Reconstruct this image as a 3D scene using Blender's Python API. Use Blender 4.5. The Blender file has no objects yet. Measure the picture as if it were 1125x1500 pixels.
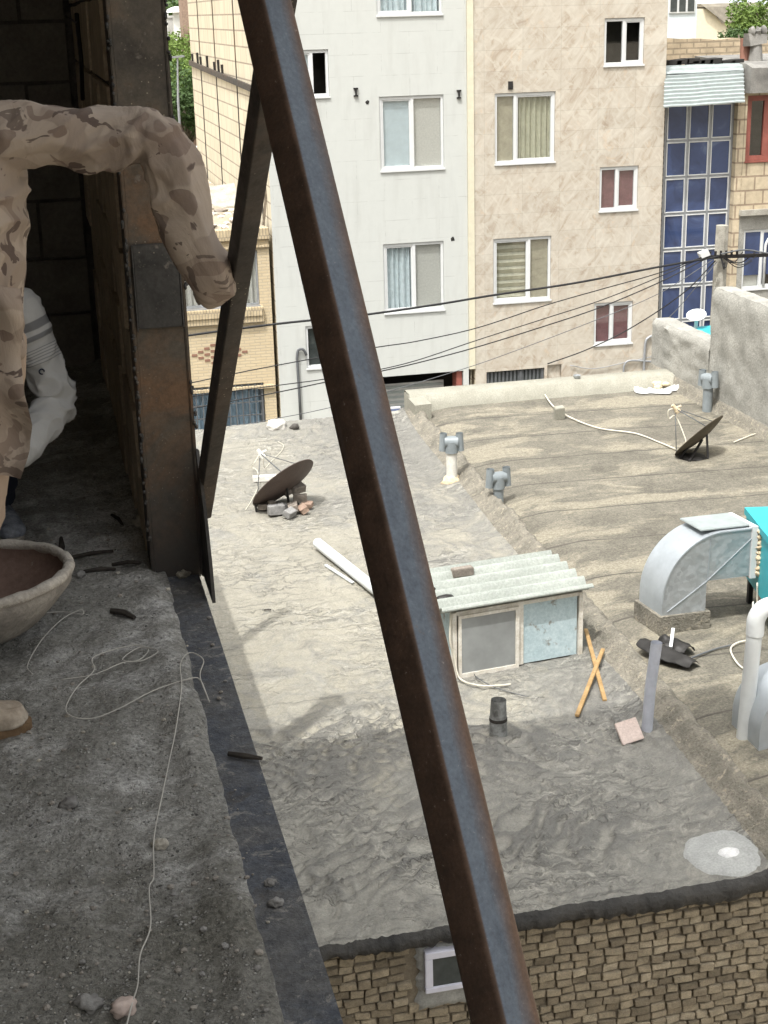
import bpy, bmesh, math, random
from mathutils import Vector, Matrix, noise
C = bpy.context.scene
COL = C.collection
R = math.radians
V = Vector
random.seed(7)

# ------------------------------------------------------------------ camera
PITCH, YAW, ROLL, FPX = R(18.7), R(12.6), R(1.55), 2170.0
fwd = V((math.sin(YAW)*math.cos(PITCH), math.cos(YAW)*math.cos(PITCH), -math.sin(PITCH)))
rgt = V((math.cos(YAW), -math.sin(YAW), 0)); upv = rgt.cross(fwd)
cR, sR = math.cos(ROLL), math.sin(ROLL)
rgt, upv = rgt*cR - upv*sR, rgt*sR + upv*cR
cam = bpy.data.cameras.new('camera'); camo = bpy.data.objects.new('camera', cam); COL.objects.link(camo)
cam.sensor_fit = 'VERTICAL'; cam.sensor_height = 36; cam.sensor_width = 27
cam.lens = FPX/1500*36; cam.clip_start = 0.05; cam.clip_end = 6000
camo.matrix_world = Matrix((rgt, upv, -fwd)).transposed().to_4x4()
C.camera = camo
# measuring helpers: the eye is the origin, floor 1.5 m and roofs 5 m below it
def ray(x, y): return fwd + rgt*((x-562.5)/FPX) + upv*((750-y)/FPX)
def at_z(x, y, z): d = ray(x, y); return d*(z/d.z)
def at_y(x, y, Y): d = ray(x, y); return d*(Y/d.y)
def at_x(x, y, X): d = ray(x, y); return d*(X/d.x)
FLOOR, RL, RR, GROUND = -1.5, -5.0, -4.9, -9.0

# ------------------------------------------------------------------ light
AZ, EL = R(49), R(64.5)
SUN = V((math.cos(EL)*math.cos(AZ), math.cos(EL)*math.sin(AZ), -math.sin(EL)))
sl = bpy.data.lights.new('sun', 'SUN'); sl.energy = 2.0; sl.angle = R(0.55); sl.color = (1, .985, .95)
so = bpy.data.objects.new('sun', sl); COL.objects.link(so); so.rotation_euler = SUN.to_track_quat('-Z', 'Y').to_euler()
wd = bpy.data.worlds.new('World'); C.world = wd; wd.use_nodes = True
sky = wd.node_tree.nodes.new('ShaderNodeTexSky'); sky.sky_type = 'NISHITA'; sky.sun_disc = False
sky.sun_elevation = EL; sky.sun_rotation = math.atan2(-SUN.x, -SUN.y) % (2*math.pi)
sky.air_density = 3.0; sky.dust_density = 10.0; sky.ozone_density = 1
bg = wd.node_tree.nodes['Background']; bg.inputs[1].default_value = 0.15
hs = wd.node_tree.nodes.new('ShaderNodeHueSaturation'); hs.inputs['Saturation'].default_value = .12
wd.node_tree.links.new(sky.outputs[0], hs.inputs['Color']); wd.node_tree.links.new(hs.outputs[0], bg.inputs[0])
C.view_settings.view_transform = 'Standard'; C.view_settings.look = 'None'
C.view_settings.exposure = 0.88; C.view_settings.gamma = 1
C.render.engine = 'CYCLES'
C.cycles.max_bounces = 8; C.cycles.transparent_max_bounces = 12
C.cycles.use_denoising = True

# ------------------------------------------------------------------ materials
class W:
    def __init__(s, name):
        s.m = bpy.data.materials.new(name); s.m.use_nodes = True
        s.nt = s.m.node_tree; s.p = s.nt.nodes['Principled BSDF']; s.o = s.nt.nodes['Material Output']
        s._pos = None; s._obj = None
    def n(s, t): return s.nt.nodes.new('ShaderNode'+t)
    def ln(s, a, b):
        if hasattr(a, 'is_output'): s.nt.links.new(a, b)
        elif isinstance(a, (tuple, list)) and len(a) == 3 and b.type == 'RGBA': b.default_value = (*a, 1)
        else: b.default_value = a
    @property
    def pos(s):
        if s._pos is None: s._pos = s.n('NewGeometry').outputs['Position']
        return s._pos
    @property
    def obj(s):
        if s._obj is None: s._obj = s.n('TexCoord').outputs['Object']
        return s._obj
    def map(s, vec=None, scale=(1,1,1), rot=(0,0,0), loc=(0,0,0)):
        m = s.n('Mapping'); s.ln(vec or s.pos, m.inputs[0]); m.inputs['Scale'].default_value = scale
        m.inputs['Rotation'].default_value = rot; m.inputs['Location'].default_value = loc; return m.outputs[0]
    def noise(s, scale, detail=4, rough=.6, dist=0, vec=None, st=None):
        t = s.n('TexNoise'); t.inputs['Scale'].default_value = scale; t.inputs['Detail'].default_value = detail
        t.inputs['Roughness'].default_value = rough; t.inputs['Distortion'].default_value = dist
        v = s.map(vec, st) if st else (vec or s.pos)
        s.ln(v, t.inputs['Vector']); return t.outputs['Fac']
    def vor(s, scale, vec=None, out='Distance', feature='F1', rnd=1):
        t = s.n('TexVoronoi'); t.feature = feature; t.inputs['Scale'].default_value = scale
        t.inputs['Randomness'].default_value = rnd
        s.ln(vec or s.pos, t.inputs['Vector']); return t.outputs[out]
    def xyz(s, vec=None):
        t = s.n('SeparateXYZ'); s.ln(vec or s.pos, t.inputs[0]); return t.outputs
    def cmb(s, x, y, z=0.0):
        t = s.n('CombineXYZ')
        for i, q in enumerate((x, y, z)): s.ln(q, t.inputs[i])
        return t.outputs[0]
    def math(s, op, a, b=0.0, clamp=False):
        t = s.n('Math'); t.operation = op; t.use_clamp = clamp; s.ln(a, t.inputs[0]); s.ln(b, t.inputs[1]); return t.outputs[0]
    def ramp(s, f, stops):
        t = s.n('ValToRGB'); s.ln(f, t.inputs[0]); e = t.color_ramp.elements
        while len(e) < len(stops): e.new(.5)
        for q, (p, c) in zip(e, stops):
            q.position = p; q.color = (*c, 1) if isinstance(c, (tuple, list)) else (c, c, c, 1)
        return t.outputs[0]
    def mix(s, f, a, b, mode='MIX'):
        t = s.n('Mix'); t.data_type = 'RGBA'; t.blend_type = mode
        s.ln(f, t.inputs[0]); s.ln(a, t.inputs[6]); s.ln(b, t.inputs[7]); return t.outputs[2]
    def brick(s, vec, bw, bh, mortar, c1, c2, cm, off=.5, smooth=.1, bias=0):
        t = s.n('TexBrick'); s.ln(vec, t.inputs['Vector']); t.offset = off
        for k, q in (('Color1', c1), ('Color2', c2), ('Mortar', cm)): s.ln(q, t.inputs[k])
        t.inputs['Scale'].default_value = 1; t.inputs['Brick Width'].default_value = bw; t.inputs['Row Height'].default_value = bh
        t.inputs['Mortar Size'].default_value = mortar; t.inputs['Mortar Smooth'].default_value = smooth; t.inputs['Bias'].default_value = bias
        return t.outputs['Color'], t.outputs['Fac']
    def out(s, col, rough=.85, metal=0.0, bump=None, bs=.3, bd=.02, spec=.3):
        s.ln(col, s.p.inputs['Base Color']); s.ln(rough, s.p.inputs['Roughness']); s.ln(metal, s.p.inputs['Metallic'])
        s.p.inputs['Specular IOR Level'].default_value = spec
        if bump is not None:
            b = s.n('Bump'); b.inputs['Strength'].default_value = bs; b.inputs['Distance'].default_value = bd
            s.ln(bump, b.inputs['Height']); s.nt.links.new(b.outputs[0], s.p.inputs['Normal'])
        return s.m

def rough_mat(name, dark, light, scale=6, fine=60, bs=.4, bd=.01, rough=.9, metal=0.0, spots=None, spec=.3):
    w = W(name); a = w.noise(scale, 6, .65); f = w.noise(fine, 3, .7)
    c = w.ramp(a, [(.3, dark), (.7, light)])
    c = w.mix(.35, c, w.ramp(f, [(.3, .25), (.7, .75)]), 'OVERLAY')
    if spots: c = w.mix(w.ramp(w.noise(scale*2.3, 5, .7, .5), [(spots[1], 0.0), (spots[1]+.08, 1.0)]), c, spots[0])
    return w.out(c, rough, metal, w.math('ADD', a, w.math('MULTIPLY', f, .5)), bs, bd, spec)

def m_floor():
    w = W('rubbly_concrete')
    big = w.noise(1.1, 5, .65, .4); mid = w.noise(7, 8, .75); fin = w.noise(90, 4, .8)
    gb = w.n('RGBToBW'); w.ln(w.vor(110, out='Color'), gb.inputs[0]); grit = w.ramp(gb.outputs[0], [(.2, (.10, .10, .095)), (.8, (.55, .54, .51))]); gd = w.vor(110)
    c = w.ramp(mid, [(.28, (.19, .187, .178)), (.5, (.45, .448, .438)), (.72, (.66, .655, .64))])
    dk = w.ramp(w.math('ADD', w.math('MULTIPLY', big, .6), w.math('MULTIPLY', w.noise(2.7, 7, .7, .6), .4)), [(.47, 0.0), (.53, 1.0)])
    c = w.mix(dk, c, w.mix(.66, c, (.15, .146, .125)))
    # the last trowelled strip nearest the eye is still damp
    dy = w.math('ADD', w.xyz()[1], w.math('MULTIPLY', w.math('SUBTRACT', w.noise(3.2, 6, .65, .5), .5), 1.1))
    c = w.mix(w.ramp(w.math('MULTIPLY', dy, .25), [(.57, .82), (.63, 0.0)]), c, w.mix(mid, (.085, .082, .066), (.175, .168, .145)))
    c = w.mix(.6, c, w.ramp(fin, [(.32, .1), (.68, .9)]), 'OVERLAY')
    gs = w.math('MULTIPLY', w.ramp(gd, [(.25, 1.0), (.4, 0.0)]), w.ramp(w.noise(40, 2), [(.5, 0.0), (.6, 1.0)]))
    c = w.mix(gs, c, grit)
    h = w.math('ADD', w.math('MULTIPLY', mid, .8), w.math('ADD', w.math('MULTIPLY', fin, .5), w.math('MULTIPLY', gs, .4)))
    return w.out(c, .93, 0.0, h, .9, .02)

def m_roof_left():
    w = W('wrinkled_bitumen_felt'); x = w.xyz(); X, Y = x[0], x[1]
    v = w.cmb(w.math('ADD', X, w.math('MULTIPLY', w.noise(1.3, 3, .5), .9)), w.math('ADD', Y, w.math('MULTIPLY', w.noise(2.1, 2), .9)))
    big = w.noise(.6, 4, .6)
    # wind-blown dust lies thick in the middle of the roof
    cx = w.math('MULTIPLY', w.math('ABSOLUTE', w.math('SUBTRACT', X, 1.9)), .13)
    yy = w.math('SUBTRACT', Y, 11.2); cy = w.math('MAXIMUM', w.math('MULTIPLY', yy, .035), w.math('MULTIPLY', yy, -.16))
    cov = w.math('SUBTRACT', w.math('ADD', .74, w.math('MULTIPLY', w.math('SUBTRACT', big, .5), 1.1)), w.math('ADD', cx, cy))
    f = w.noise(75, 4, .8); g = w.noise(24, 6, .75)
    st = w.noise(5, 7, .72, .5, w.map(v, (1, 1, 1), (0, 0, .5)), (3.2, .8, 1)); st2 = w.noise(5, 7, .72, .5, w.map(v, (1, 1, 1), (0, 0, -.9)), (.8, 3.6, 1))
    dust = w.mix(w.noise(2.2, 4), (.265, .248, .2), (.335, .312, .25))
    felt = w.ramp(w.math('ADD', w.noise(7, 7, .72), w.math('MULTIPLY', w.math('SUBTRACT', X, 2.4), -.10)), [(.3, (.165, .16, .142)), (.7, (.285, .275, .24))])
    dm = w.math('ADD', cov, w.math('MULTIPLY', w.math('SUBTRACT', w.noise(3.6, 8, .72, .3, v), .5), 1.5))
    dm = w.ramp(dm, [(.34, 0.0), (.62, 1.0)])
    c = w.mix(dm, felt, dust)
    sc = w.math('MAXIMUM', w.ramp(st, [(.53, 0.0), (.66, 1.0)]), w.ramp(st2, [(.55, 0.0), (.68, 1.0)]))
    c = w.mix(w.math('MULTIPLY', sc, .45), c, (.345, .325, .275))
    dk = w.ramp(w.noise(4.2, 8, .72, .3, w.map(v, loc=(5, 2, 1)), (1, 1.6, 1)), [(.54, 0.0), (.66, 1.0)])
    c = w.mix(w.math('MULTIPLY', dk, .5), c, (.155, .15, .138))
    c = w.mix(w.ramp(w.math('MULTIPLY', w.math('SUBTRACT', Y, 11.0), .2), [(0.0, 0.0), (1.0, .36)]), c, (.13, .126, .112))  # far sunlit end darkened in the colour to temper its brightness
    # fold crests show dark felt bare of dust; the dark also paints fold shading
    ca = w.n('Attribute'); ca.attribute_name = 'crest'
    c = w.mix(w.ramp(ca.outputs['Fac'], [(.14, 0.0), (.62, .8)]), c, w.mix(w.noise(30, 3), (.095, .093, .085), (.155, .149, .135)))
    # fine sharp creases
    wp = w.math('MULTIPLY', w.math('SUBTRACT', w.noise(4, 4), .5), .35); wq = w.math('MULTIPLY', w.math('SUBTRACT', w.noise(4.5, 4, .6, 0, w.map(loc=(3, 3, 3))), .5), .35)
    pv = w.cmb(w.math('ADD', X, wp), w.math('ADD', Y, wq))
    k1 = w.ramp(w.vor(1, w.map(pv, (2.6, 9.0, 1), (0, 0, -.65)), 'Distance', 'DISTANCE_TO_EDGE'), [(0.0, 1.0), (.07, 0.0)])
    k2 = w.ramp(w.vor(1, w.map(pv, (2.2, 8.0, 1), (0, 0, 1.1)), 'Distance', 'DISTANCE_TO_EDGE'), [(0.0, 1.0), (.07, 0.0)])
    ms = w.ramp(w.noise(1.3, 4, .6, 0, w.map(loc=(8, 1, 0))), [(.47, 0.0), (.62, 1.0)]); ms2 = w.ramp(w.noise(1.2, 4, .6, 0, w.map(loc=(2, 7, 0))), [(.47, 0.0), (.62, 1.0)])
    crs = w.math('MAXIMUM', w.math('MULTIPLY', k1, ms), w.math('MULTIPLY', k2, ms2))
    c = w.mix(w.math('MULTIPLY', crs, .5), c, (.13, .127, .115)); c = w.mix(w.math('MULTIPLY', w.ramp(w.vor(1, w.map(pv, (3.2, 11.0, 1), (0, 0, -.5)), 'Distance', 'DISTANCE_TO_EDGE'), [(0.0, .6), (.06, 0.0)]), ms2), c, (.40, .385, .335))
    sy = w.math('ADD', Y, w.math('ADD', w.math('MULTIPLY', X, -.02), w.math('MULTIPLY', w.noise(3, 3), .07)))
    fr = w.math('FRACT', w.math('DIVIDE', sy, 1.02))
    seam = w.ramp(fr, [(0.0, 1.0), (.014, 0.0), (.985, 0.0), (1.0, 1.0)])
    c = w.mix(w.math('MULTIPLY', seam, w.ramp(w.noise(2.3, 3), [(.4, .05), (.62, .7)])), c, (.11, .105, .095))
    c = w.mix(.3, c, w.ramp(f, [(.3, .15), (.7, .85)]), 'OVERLAY')
    c = w.mix(.2, c, w.ramp(g, [(.3, .25), (.7, .75)]), 'OVERLAY')
    h = w.math('ADD', w.math('ADD', w.math('MULTIPLY', st, .9), w.math('MULTIPLY', st2, .9)), w.math('ADD', w.math('MULTIPLY', crs, 1.3), w.math('ADD', w.math('MULTIPLY', f, .12), w.math('MULTIPLY', fr, .3))))
    return w.out(c, w.mix(ca.outputs['Fac'], (.72,)*3, (.45,)*3), 0.0, h, .7, .022, .5)

def m_roof_right():
    w = W('gritty_mud_felt_roof'); x = w.xyz(); X, Y = x[0], x[1]
    sy = w.math('ADD', Y, w.math('ADD', w.math('MULTIPLY', X, .06), w.math('MULTIPLY', w.noise(1.6, 4), .05)))
    fr = w.math('FRACT', w.math('DIVIDE', sy, .93))
    seam = w.ramp(fr, [(0.0, .9), (.012, .2), (.03, 0.0), (.975, 0.0), (.988, .9), (1.0, 1.0)])
    f = w.noise(55, 5, .8); g = w.noise(130, 3, .8)
    c = w.ramp(w.noise(2.4, 6, .7, .4), [(.3, (.10, .092, .074)), (.7, (.175, .161, .129))])
    band = w.ramp(fr, [(.05, .0), (.15, .75), (.5, .45), (.8, .05)])
    dm = w.ramp(w.math('ADD', w.math('MULTIPLY', band, .14), w.noise(1.7, 6, .65, .6, None, (.6, 1.3, 1))), [(.54, 0.0), (.64, .85)])
    c = w.mix(dm, c, (.24, .217, .165))
    c = w.mix(.6, c, w.ramp(f, [(.3, .12), (.7, .88)]), 'OVERLAY')
    c = w.mix(.3, c, w.ramp(w.noise(26, 5, .8), [(.3, .1), (.7, .9)]), 'OVERLAY')
    c = w.mix(w.math('MULTIPLY', seam, w.ramp(w.noise(2.2, 3), [(.3, .55), (.6, 1.0)])), c, (.06, .054, .046))
    h = w.math('ADD', w.math('MULTIPLY', f, .35), w.math('ADD', w.math('MULTIPLY', fr, .18), w.math('MULTIPLY', g, .15)))
    return w.out(c, .93, 0.0, h, .8, .015)

def m_camo(name, cols):
    w = W(name); base, pale, brown, dark = cols
    v = w.map(w.obj, (1, 1, 1.5), (0, .35, 0))
    c = w.mix(w.ramp(w.noise(6, 2, .4, .8, v), [(.47, 0.0), (.49, 1.0)]), base, pale)
    c = w.mix(w.ramp(w.noise(8.6, 2, .45, 1.1, w.map(v, loc=(3, 1, 7))), [(.55, 0.0), (.562, 1.0)]), c, brown)
    c = w.mix(w.ramp(w.noise(9.5, 3, .5, 1.8, w.map(v, (1.2, 1, .9), (0, .6, 0), loc=(9, 4, 2))), [(.60, 0.0), (.612, 1.0)]), c, dark)
    dust = w.noise(5, 4, .6)
    c = w.mix(w.ramp(dust, [(.45, 0.0), (.8, .5)]), c, (.34, .29, .24))
    th = w.noise(420, 2); fo = w.noise(11, 4, .55, 1.0, w.obj, (1, 1, .45))
    return w.out(c, .95, 0.0, w.math('ADD', w.math('MULTIPLY', th, .05), fo), .5, .02, .15)

def m_steel(name, scale_col, rust, dark, bias=0.0, dusty=.25, rough=.62):
    w = W(name); a = w.noise(3.2, 7, .7, .6); b = w.noise(13, 6, .7); f = w.noise(90, 3, .7)
    k = w.math('ADD', a, bias)
    c = w.ramp(k, [(.36, dark), (.5, scale_col), (.66, rust)])
    c = w.mix(w.ramp(b, [(.52, 0.0), (.72, .7)]), c, dark)
    c = w.mix(w.ramp(w.noise(26, 4, .7), [(.62, 0.0), (.72, dusty)]), c, (.30, .27, .235))
    c = w.mix(w.math('MULTIPLY', w.ramp(w.vor(75), [(.10, .8), (.16, 0.0)]), w.ramp(w.noise(4.5, 3), [(.5, 0.0), (.62, 1.0)])), c, (.38, .34, .26))
    c = w.mix(.3, c, w.ramp(f, [(.3, .2), (.7, .8)]), 'OVERLAY')
    return w.out(c, w.ramp(b, [(.3, rough-.12), (.7, rough+.2)]), .25, w.math('ADD', b, w.math('MULTIPLY', f, .4)), .25, .004, .4)

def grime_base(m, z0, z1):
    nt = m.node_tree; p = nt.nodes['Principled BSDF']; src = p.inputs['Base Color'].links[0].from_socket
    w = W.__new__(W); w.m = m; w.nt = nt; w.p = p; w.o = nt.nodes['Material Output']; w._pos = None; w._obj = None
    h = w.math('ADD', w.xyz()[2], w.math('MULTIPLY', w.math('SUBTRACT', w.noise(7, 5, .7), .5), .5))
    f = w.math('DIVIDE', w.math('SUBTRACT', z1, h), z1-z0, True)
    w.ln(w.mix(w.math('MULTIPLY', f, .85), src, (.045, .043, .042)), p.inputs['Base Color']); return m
def m_brace(name):
    # mill-scale blue beside the arris, rust towards the outer edge: local x/y run across the tube
    w = W(name); x = w.xyz(w.obj); a = w.noise(5, 6, .7, .4, w.obj, (1, 1, .22)); b = w.noise(22, 5, .7, 0, w.obj); f = w.noise(150, 3, .7, 0, w.obj)
    face = w.math('ADD', w.math('MULTIPLY', x[0], 14.0), w.math('MULTIPLY', w.math('SUBTRACT', a, .5), 1.3))
    blue = w.ramp(b, [(.3, (.045, .062, .105)), (.7, (.10, .135, .20))])
    rust = w.ramp(b, [(.3, (.050, .031, .023)), (.72, (.115, .066, .042))])
    c = w.mix(w.ramp(face, [(.12, 0.0), (.5, 1.0)]), blue, rust)
    left = w.ramp(x[0], [(.5, 0.0), (.502, 1.0)])
    return w, c, rust, blue, a, b, f, x

def m_brick_geo(name, c1, c2, c3):
    w = W(name); r = w.n('ObjectInfo')
    a = w.noise(14, 5, .7); f = w.noise(120, 3, .7); cell = w.noise(4.5, 2, .5, 0, None, (1, 1, 1.7))
    tn = w.n('Attribute'); tn.attribute_name = 'tone'; c = w.ramp(tn.outputs['Fac'], [(0.0, tuple(q*.72 for q in c1)), (.25, c1), (.6, c2), (.85, c2), (1.0, c3)])
    c = w.mix(w.ramp(w.noise(1.6, 5, .7), [(.5, 0.0), (.8, .5)]), c, (.22, .185, .135))
    c = w.mix(.5, c, w.ramp(a, [(.3, .2), (.7, .8)]), 'OVERLAY')
    c = w.mix(.4, c, w.ramp(f, [(.3, .2), (.7, .8)]), 'OVERLAY')
    return w.out(c, .95, 0.0, w.math('ADD', a, f), .6, .008)

def plane_vec(w, a='x', b='z'):
    x = w.xyz(); i = {'x': 0, 'y': 1, 'z': 2}; return w.cmb(x[i[a]], x[i[b]])

def m_facade_white():
    w = W('pale_stone_cladding'); v = plane_vec(w)
    c, fac = w.brick(v, 1.15, .41, .006, (.75, .755, .73), (.70, .71, .69), (.38, .38, .36), .5, .0)
    lines = w.math('MULTIPLY', fac, w.ramp(w.noise(2.6, 4, .6, 0, None, (1, 1, 2.5)), [(.45, 0.0), (.62, 1.0)]))
    base = w.mix(w.noise(5, 6, .6), (.462, .474, .452), (.522, .533, .505))
    base = w.mix(w.ramp(w.noise(1.3, 4, .6, 0, None, (3.5, 1, .5)), [(.5, 0.0), (.75, .4)]), base, (.38, .38, .355))
    c = w.mix(w.math('MULTIPLY', lines, .55), base, (.3, .3, .285))
    base = base
    vl = w.math('MULTIPLY', w.ramp(w.noise(1.0, 2, .5, 0, None, (9, 1, .6)), [(.725, 0.0), (.74, .5)]), w.ramp(w.noise(2.2, 2), [(.5, 0.0), (.6, 1.0)]))
    c = w.mix(w.math('MULTIPLY', vl, .5), c, (.4, .4, .38))
    return w.out(c, .75, 0.0, w.math('ADD', w.noise(30, 4), w.math('MULTIPLY', fac, -.8)), .12, .006)

def m_facade_beige():
    w = W('beige_veined_stone'); v = plane_vec(w)
    a = w.noise(1.5, 7, .62, 1.6, w.map(None, (1, 1, 1), (0, .9, 0)), (1, 1, 2.6)); b = w.noise(3.4, 6, .6, 1.0, w.map(None, (1, 1, 1), (0, -.8, 0)), (1, 1, 2.2))
    c = w.ramp(a, [(.30, (.32, .262, .20)), (.44, (.41, .36, .295)), (.58, (.455, .415, .35)), (.72, (.515, .48, .415))])
    c = w.mix(w.ramp(b, [(.5, 0.0), (.64, .75)]), c, (.495, .46, .39))
    c = w.mix(w.ramp(w.noise(2.6, 5, .6, 2.0, None, (1.6, 1, 1)), [(.60, 0.0), (.68, .45)]), c, (.50, .385, .275))
    tile, fac = w.brick(v, .82, .41, .004, (.50,)*3, (.56,)*3, (.4,)*3, .0, .0)
    c = w.mix(.8, c, tile, 'OVERLAY')
    return w.out(c, .55, 0.0, w.noise(20, 3), .06, .004)

def m_yellow_brick():
    w = W('narrow_yellow_brick'); v = plane_vec(w)
    c, fac = w.brick(v, .22, .062, .010, (.50, .42, .285), (.45, .37, .245), (.36, .31, .235), .5, .1)
    c = w.mix(w.noise(2, 5), c, w.mix(.5, c, (.66, .53, .33)))
    return w.out(c, .85, 0.0, fac, .5, -.01)

def m_sidewall():
    w = W('weathered_pale_brick_wall'); v = plane_vec(w, 'y', 'z')
    c, fac = w.brick(v, .9, .33, .018, (.60, .545, .42), (.55, .495, .375), (.30, .255, .20), .5, .1)
    st = w.noise(1.0, 5, .65, 0, None, (1, 5.5, .55))
    up = w.ramp(w.xyz()[2], [(0.0, 0.0), (1.0, 1.0)])
    c = w.mix(w.ramp(st, [(.5, 0.0), (.7, .55)]), c, (.45, .33, .24))
    c = w.mix(w.ramp(w.noise(2.2, 4), [(.5, 0.0), (.8, .4)]), c, (.60, .55, .44))
    return w.out(c, .9, 0.0, fac, .4, -.02)

def m_plain_brick(name, c1, c2, cm, bw, bh, mo, axes=('x', 'z')):
    w = W(name); v = plane_vec(w, *axes); n = w.noise(9, 4); 
    c, fac = w.brick(v, bw, bh, mo, c1, c2, cm, .5, .1)
    c = w.mix(.5, c, w.ramp(w.noise(3.5, 6, .7), [(.3, .25), (.7, .75)]), 'OVERLAY')
    return w.out(c, .9, 0.0, w.math('ADD', fac, w.math('MULTIPLY', n, -.5)), .5, -.01)

def m_glass(name, tint=(.75, .8, .8), refl=.10):
    w = W(name); nt = w.nt
    t = w.n('BsdfTransparent'); t.inputs[0].default_value = (*tint, 1)
    g = w.n('BsdfGlossy'); g.inputs['Roughness'].default_value = .02
    lw = w.n('LayerWeight'); lw.inputs[0].default_value = .35
    mx = w.n('MixShader'); f = w.math('ADD', w.math('MULTIPLY', lw.outputs['Fresnel'], .4), refl, True)
    w.ln(f, mx.inputs[0]); nt.links.new(t.outputs[0], mx.inputs[1]); nt.links.new(g.outputs[0], mx.inputs[2])
    nt.links.new(mx.outputs[0], w.o.inputs[0]); return w.m

def m_cloth(name, a, b, scale=40, bs=.3):
    w = W(name); n = w.noise(scale, 4, .6); fo = w.noise(9, 4, .55, 1.2)
    c = w.mix(n, a, b)
    return w.out(c, .95, 0.0, w.math('ADD', fo, w.math('MULTIPLY', n, .1)), bs, .02, .15)

def m_galv():
    w = W('spangled_galvanised_sheet'); cells = w.vor(26, out='Color'); x = w.n('RGBToBW'); w.ln(cells, x.inputs[0])
    n = w.noise(2.5, 5, .6)
    c = w.mix(x.outputs[0], (.33, .35, .36), (.46, .48, .49)); c = w.mix(w.ramp(n, [(.45, 0.0), (.75, .4)]), c, (.36, .375, .375))
    return w.out(c, w.math('ADD', .38, w.math('MULTIPLY', x.outputs[0], .2)), .5, w.math('ADD', w.noise(3.5, 3), w.math('MULTIPLY', x.outputs[0], .04)), .5, .05, .5)

def m_leaf(name, a, b):
    w = W(name); n = w.noise(1.4, 3, .6); q = w.noise(23, 2)
    c = w.mix(n, a, b); c = w.mix(.5, c, w.ramp(q, [(.3, .3), (.7, .7)]), 'OVERLAY')
    w.p.inputs['Transmission Weight'].default_value = 0
    tr = w.n('BsdfTranslucent'); w.ln(c, tr.inputs[0]); mx = w.n('MixShader'); mx.inputs[0].default_value = .3
    w.out(c, .6, 0.0); w.nt.links.new(w.p.outputs[0], mx.inputs[1]); w.nt.links.new(tr.outputs[0], mx.inputs[2])
    w.nt.links.new(mx.outputs[0], w.o.inputs[0]); return w.m

def flat(name, col, rough=.5, metal=0.0, var=.12, scale=8, bs=.05, spec=.4):
    w = W(name); n = w.noise(scale, 5, .65)
    d = tuple(q*(1-var*1.6) for q in col); l = tuple(min(1, q*(1+var)) for q in col)
    return w.out(w.ramp(n, [(.3, d), (.7, l)]), rough, metal, n, bs, .01, spec)

M = {}
M['floor'] = m_floor()
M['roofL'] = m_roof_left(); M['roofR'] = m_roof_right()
M['curb'] = rough_mat('crumbly_roof_ridge', (.15, .14, .115), (.29, .265, .215), 6, 48, 1.0, .04, .95, 0.0, ((.36, .32, .25), .57))
M['tar'] = rough_mat('black_bitumen_edge', (.018, .018, .018), (.055, .053, .05), 6, 40, .8, .02, .6)
w = W('dusty_mill_scale'); a_ = w.noise(4, 6, .7, .5); b_ = w.noise(17, 6, .75); f_ = w.noise(120, 3, .8)
c_ = w.ramp(b_, [(.3, (.045, .052, .068)), (.7, (.10, .108, .125))])
c_ = w.mix(w.ramp(a_, [(.42, 0.0), (.62, .75)]), c_, w.mix(b_, (.085, .082, .078), (.16, .155, .146)))
c_ = w.mix(w.ramp(w.noise(9, 5, .75), [(.58, 0.0), (.68, .7)]), c_, (.07, .062, .055)); c_ = w.mix(w.ramp(f_, [(.66, 0.0), (.74, .8)]), c_, (.34, .32, .29))
c_ = w.mix(.55, c_, w.ramp(w.noise(55, 5, .8), [(.3, .1), (.7, .9)]), 'OVERLAY'); c_ = w.mix(w.ramp(w.noise(22, 6, .8, .5, w.map(loc=(4, 4, 4))), [(.56, 0.0), (.62, .8)]), c_, (.24, .23, .215))
M['beam'] = w.out(c_, .7, .15, w.math('ADD', b_, w.math('MULTIPLY', f_, .6)), .8, .008, .35)
M['beam_old'] = m_steel('blue_black_mill_scale', (.115, .12, .14), (.16, .155, .155), (.055, .056, .063), -.05, .6)
M['column'] = m_steel('rusted_dark_steel', (.095, .082, .066), (.155, .095, .057), (.055, .049, .043), .03, .35)
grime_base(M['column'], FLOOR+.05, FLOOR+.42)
M['plate'] = m_steel('sooty_black_plate', (.06, .058, .056), (.10, .085, .07), (.03, .03, .029), -.04, .4)
M['thin'] = m_steel('dull_brown_steel', (.058, .052, .047), (.082, .064, .052), (.04, .036, .034), .0, .1)
M['mortar'] = rough_mat('dark_mortar', (.05, .045, .04), (.12, .11, .10), 12, 90, .8, .02)
M['block'] = rough_mat('combed_clay_block', (.29, .235, .165), (.48, .395, .285), 9, 80, .6, .01)
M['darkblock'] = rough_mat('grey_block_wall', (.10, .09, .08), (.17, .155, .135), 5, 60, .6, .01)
M['slab'] = rough_mat('raw_concrete', (.2, .195, .185), (.34, .33, .31), 4, 60, .4, .01)
M['camo'] = m_camo('desert_camouflage_cloth', ((.275, .226, .190), (.352, .297, .25), (.195, .15, .126), (.11, .084, .073)))
M['trouser'] = m_cloth('dusty_brown_cloth', (.235, .175, .135), (.36, .285, .225), 9)
M['glove'] = m_cloth('lilac_grey_knit_glove', (.215, .18, .165), (.31, .265, .245), 26)
M['grey'] = m_cloth('pale_grey_knit', (.50, .51, .52), (.62, .63, .63), 14)
M['stripe'] = m_cloth('charcoal_stripe_knit', (.16, .165, .175), (.22, .225, .235), 14)
M['navy'] = m_cloth('dark_navy_cloth', (.02, .024, .04), (.04, .046, .065), 14)
M['skin'] = flat('sunburnt_skin', (.34, .19, .125), .55, 0, .15, 14)
M['hair'] = flat('black_hair', (.012, .01, .009), .6, 0, .3, 60)
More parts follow.
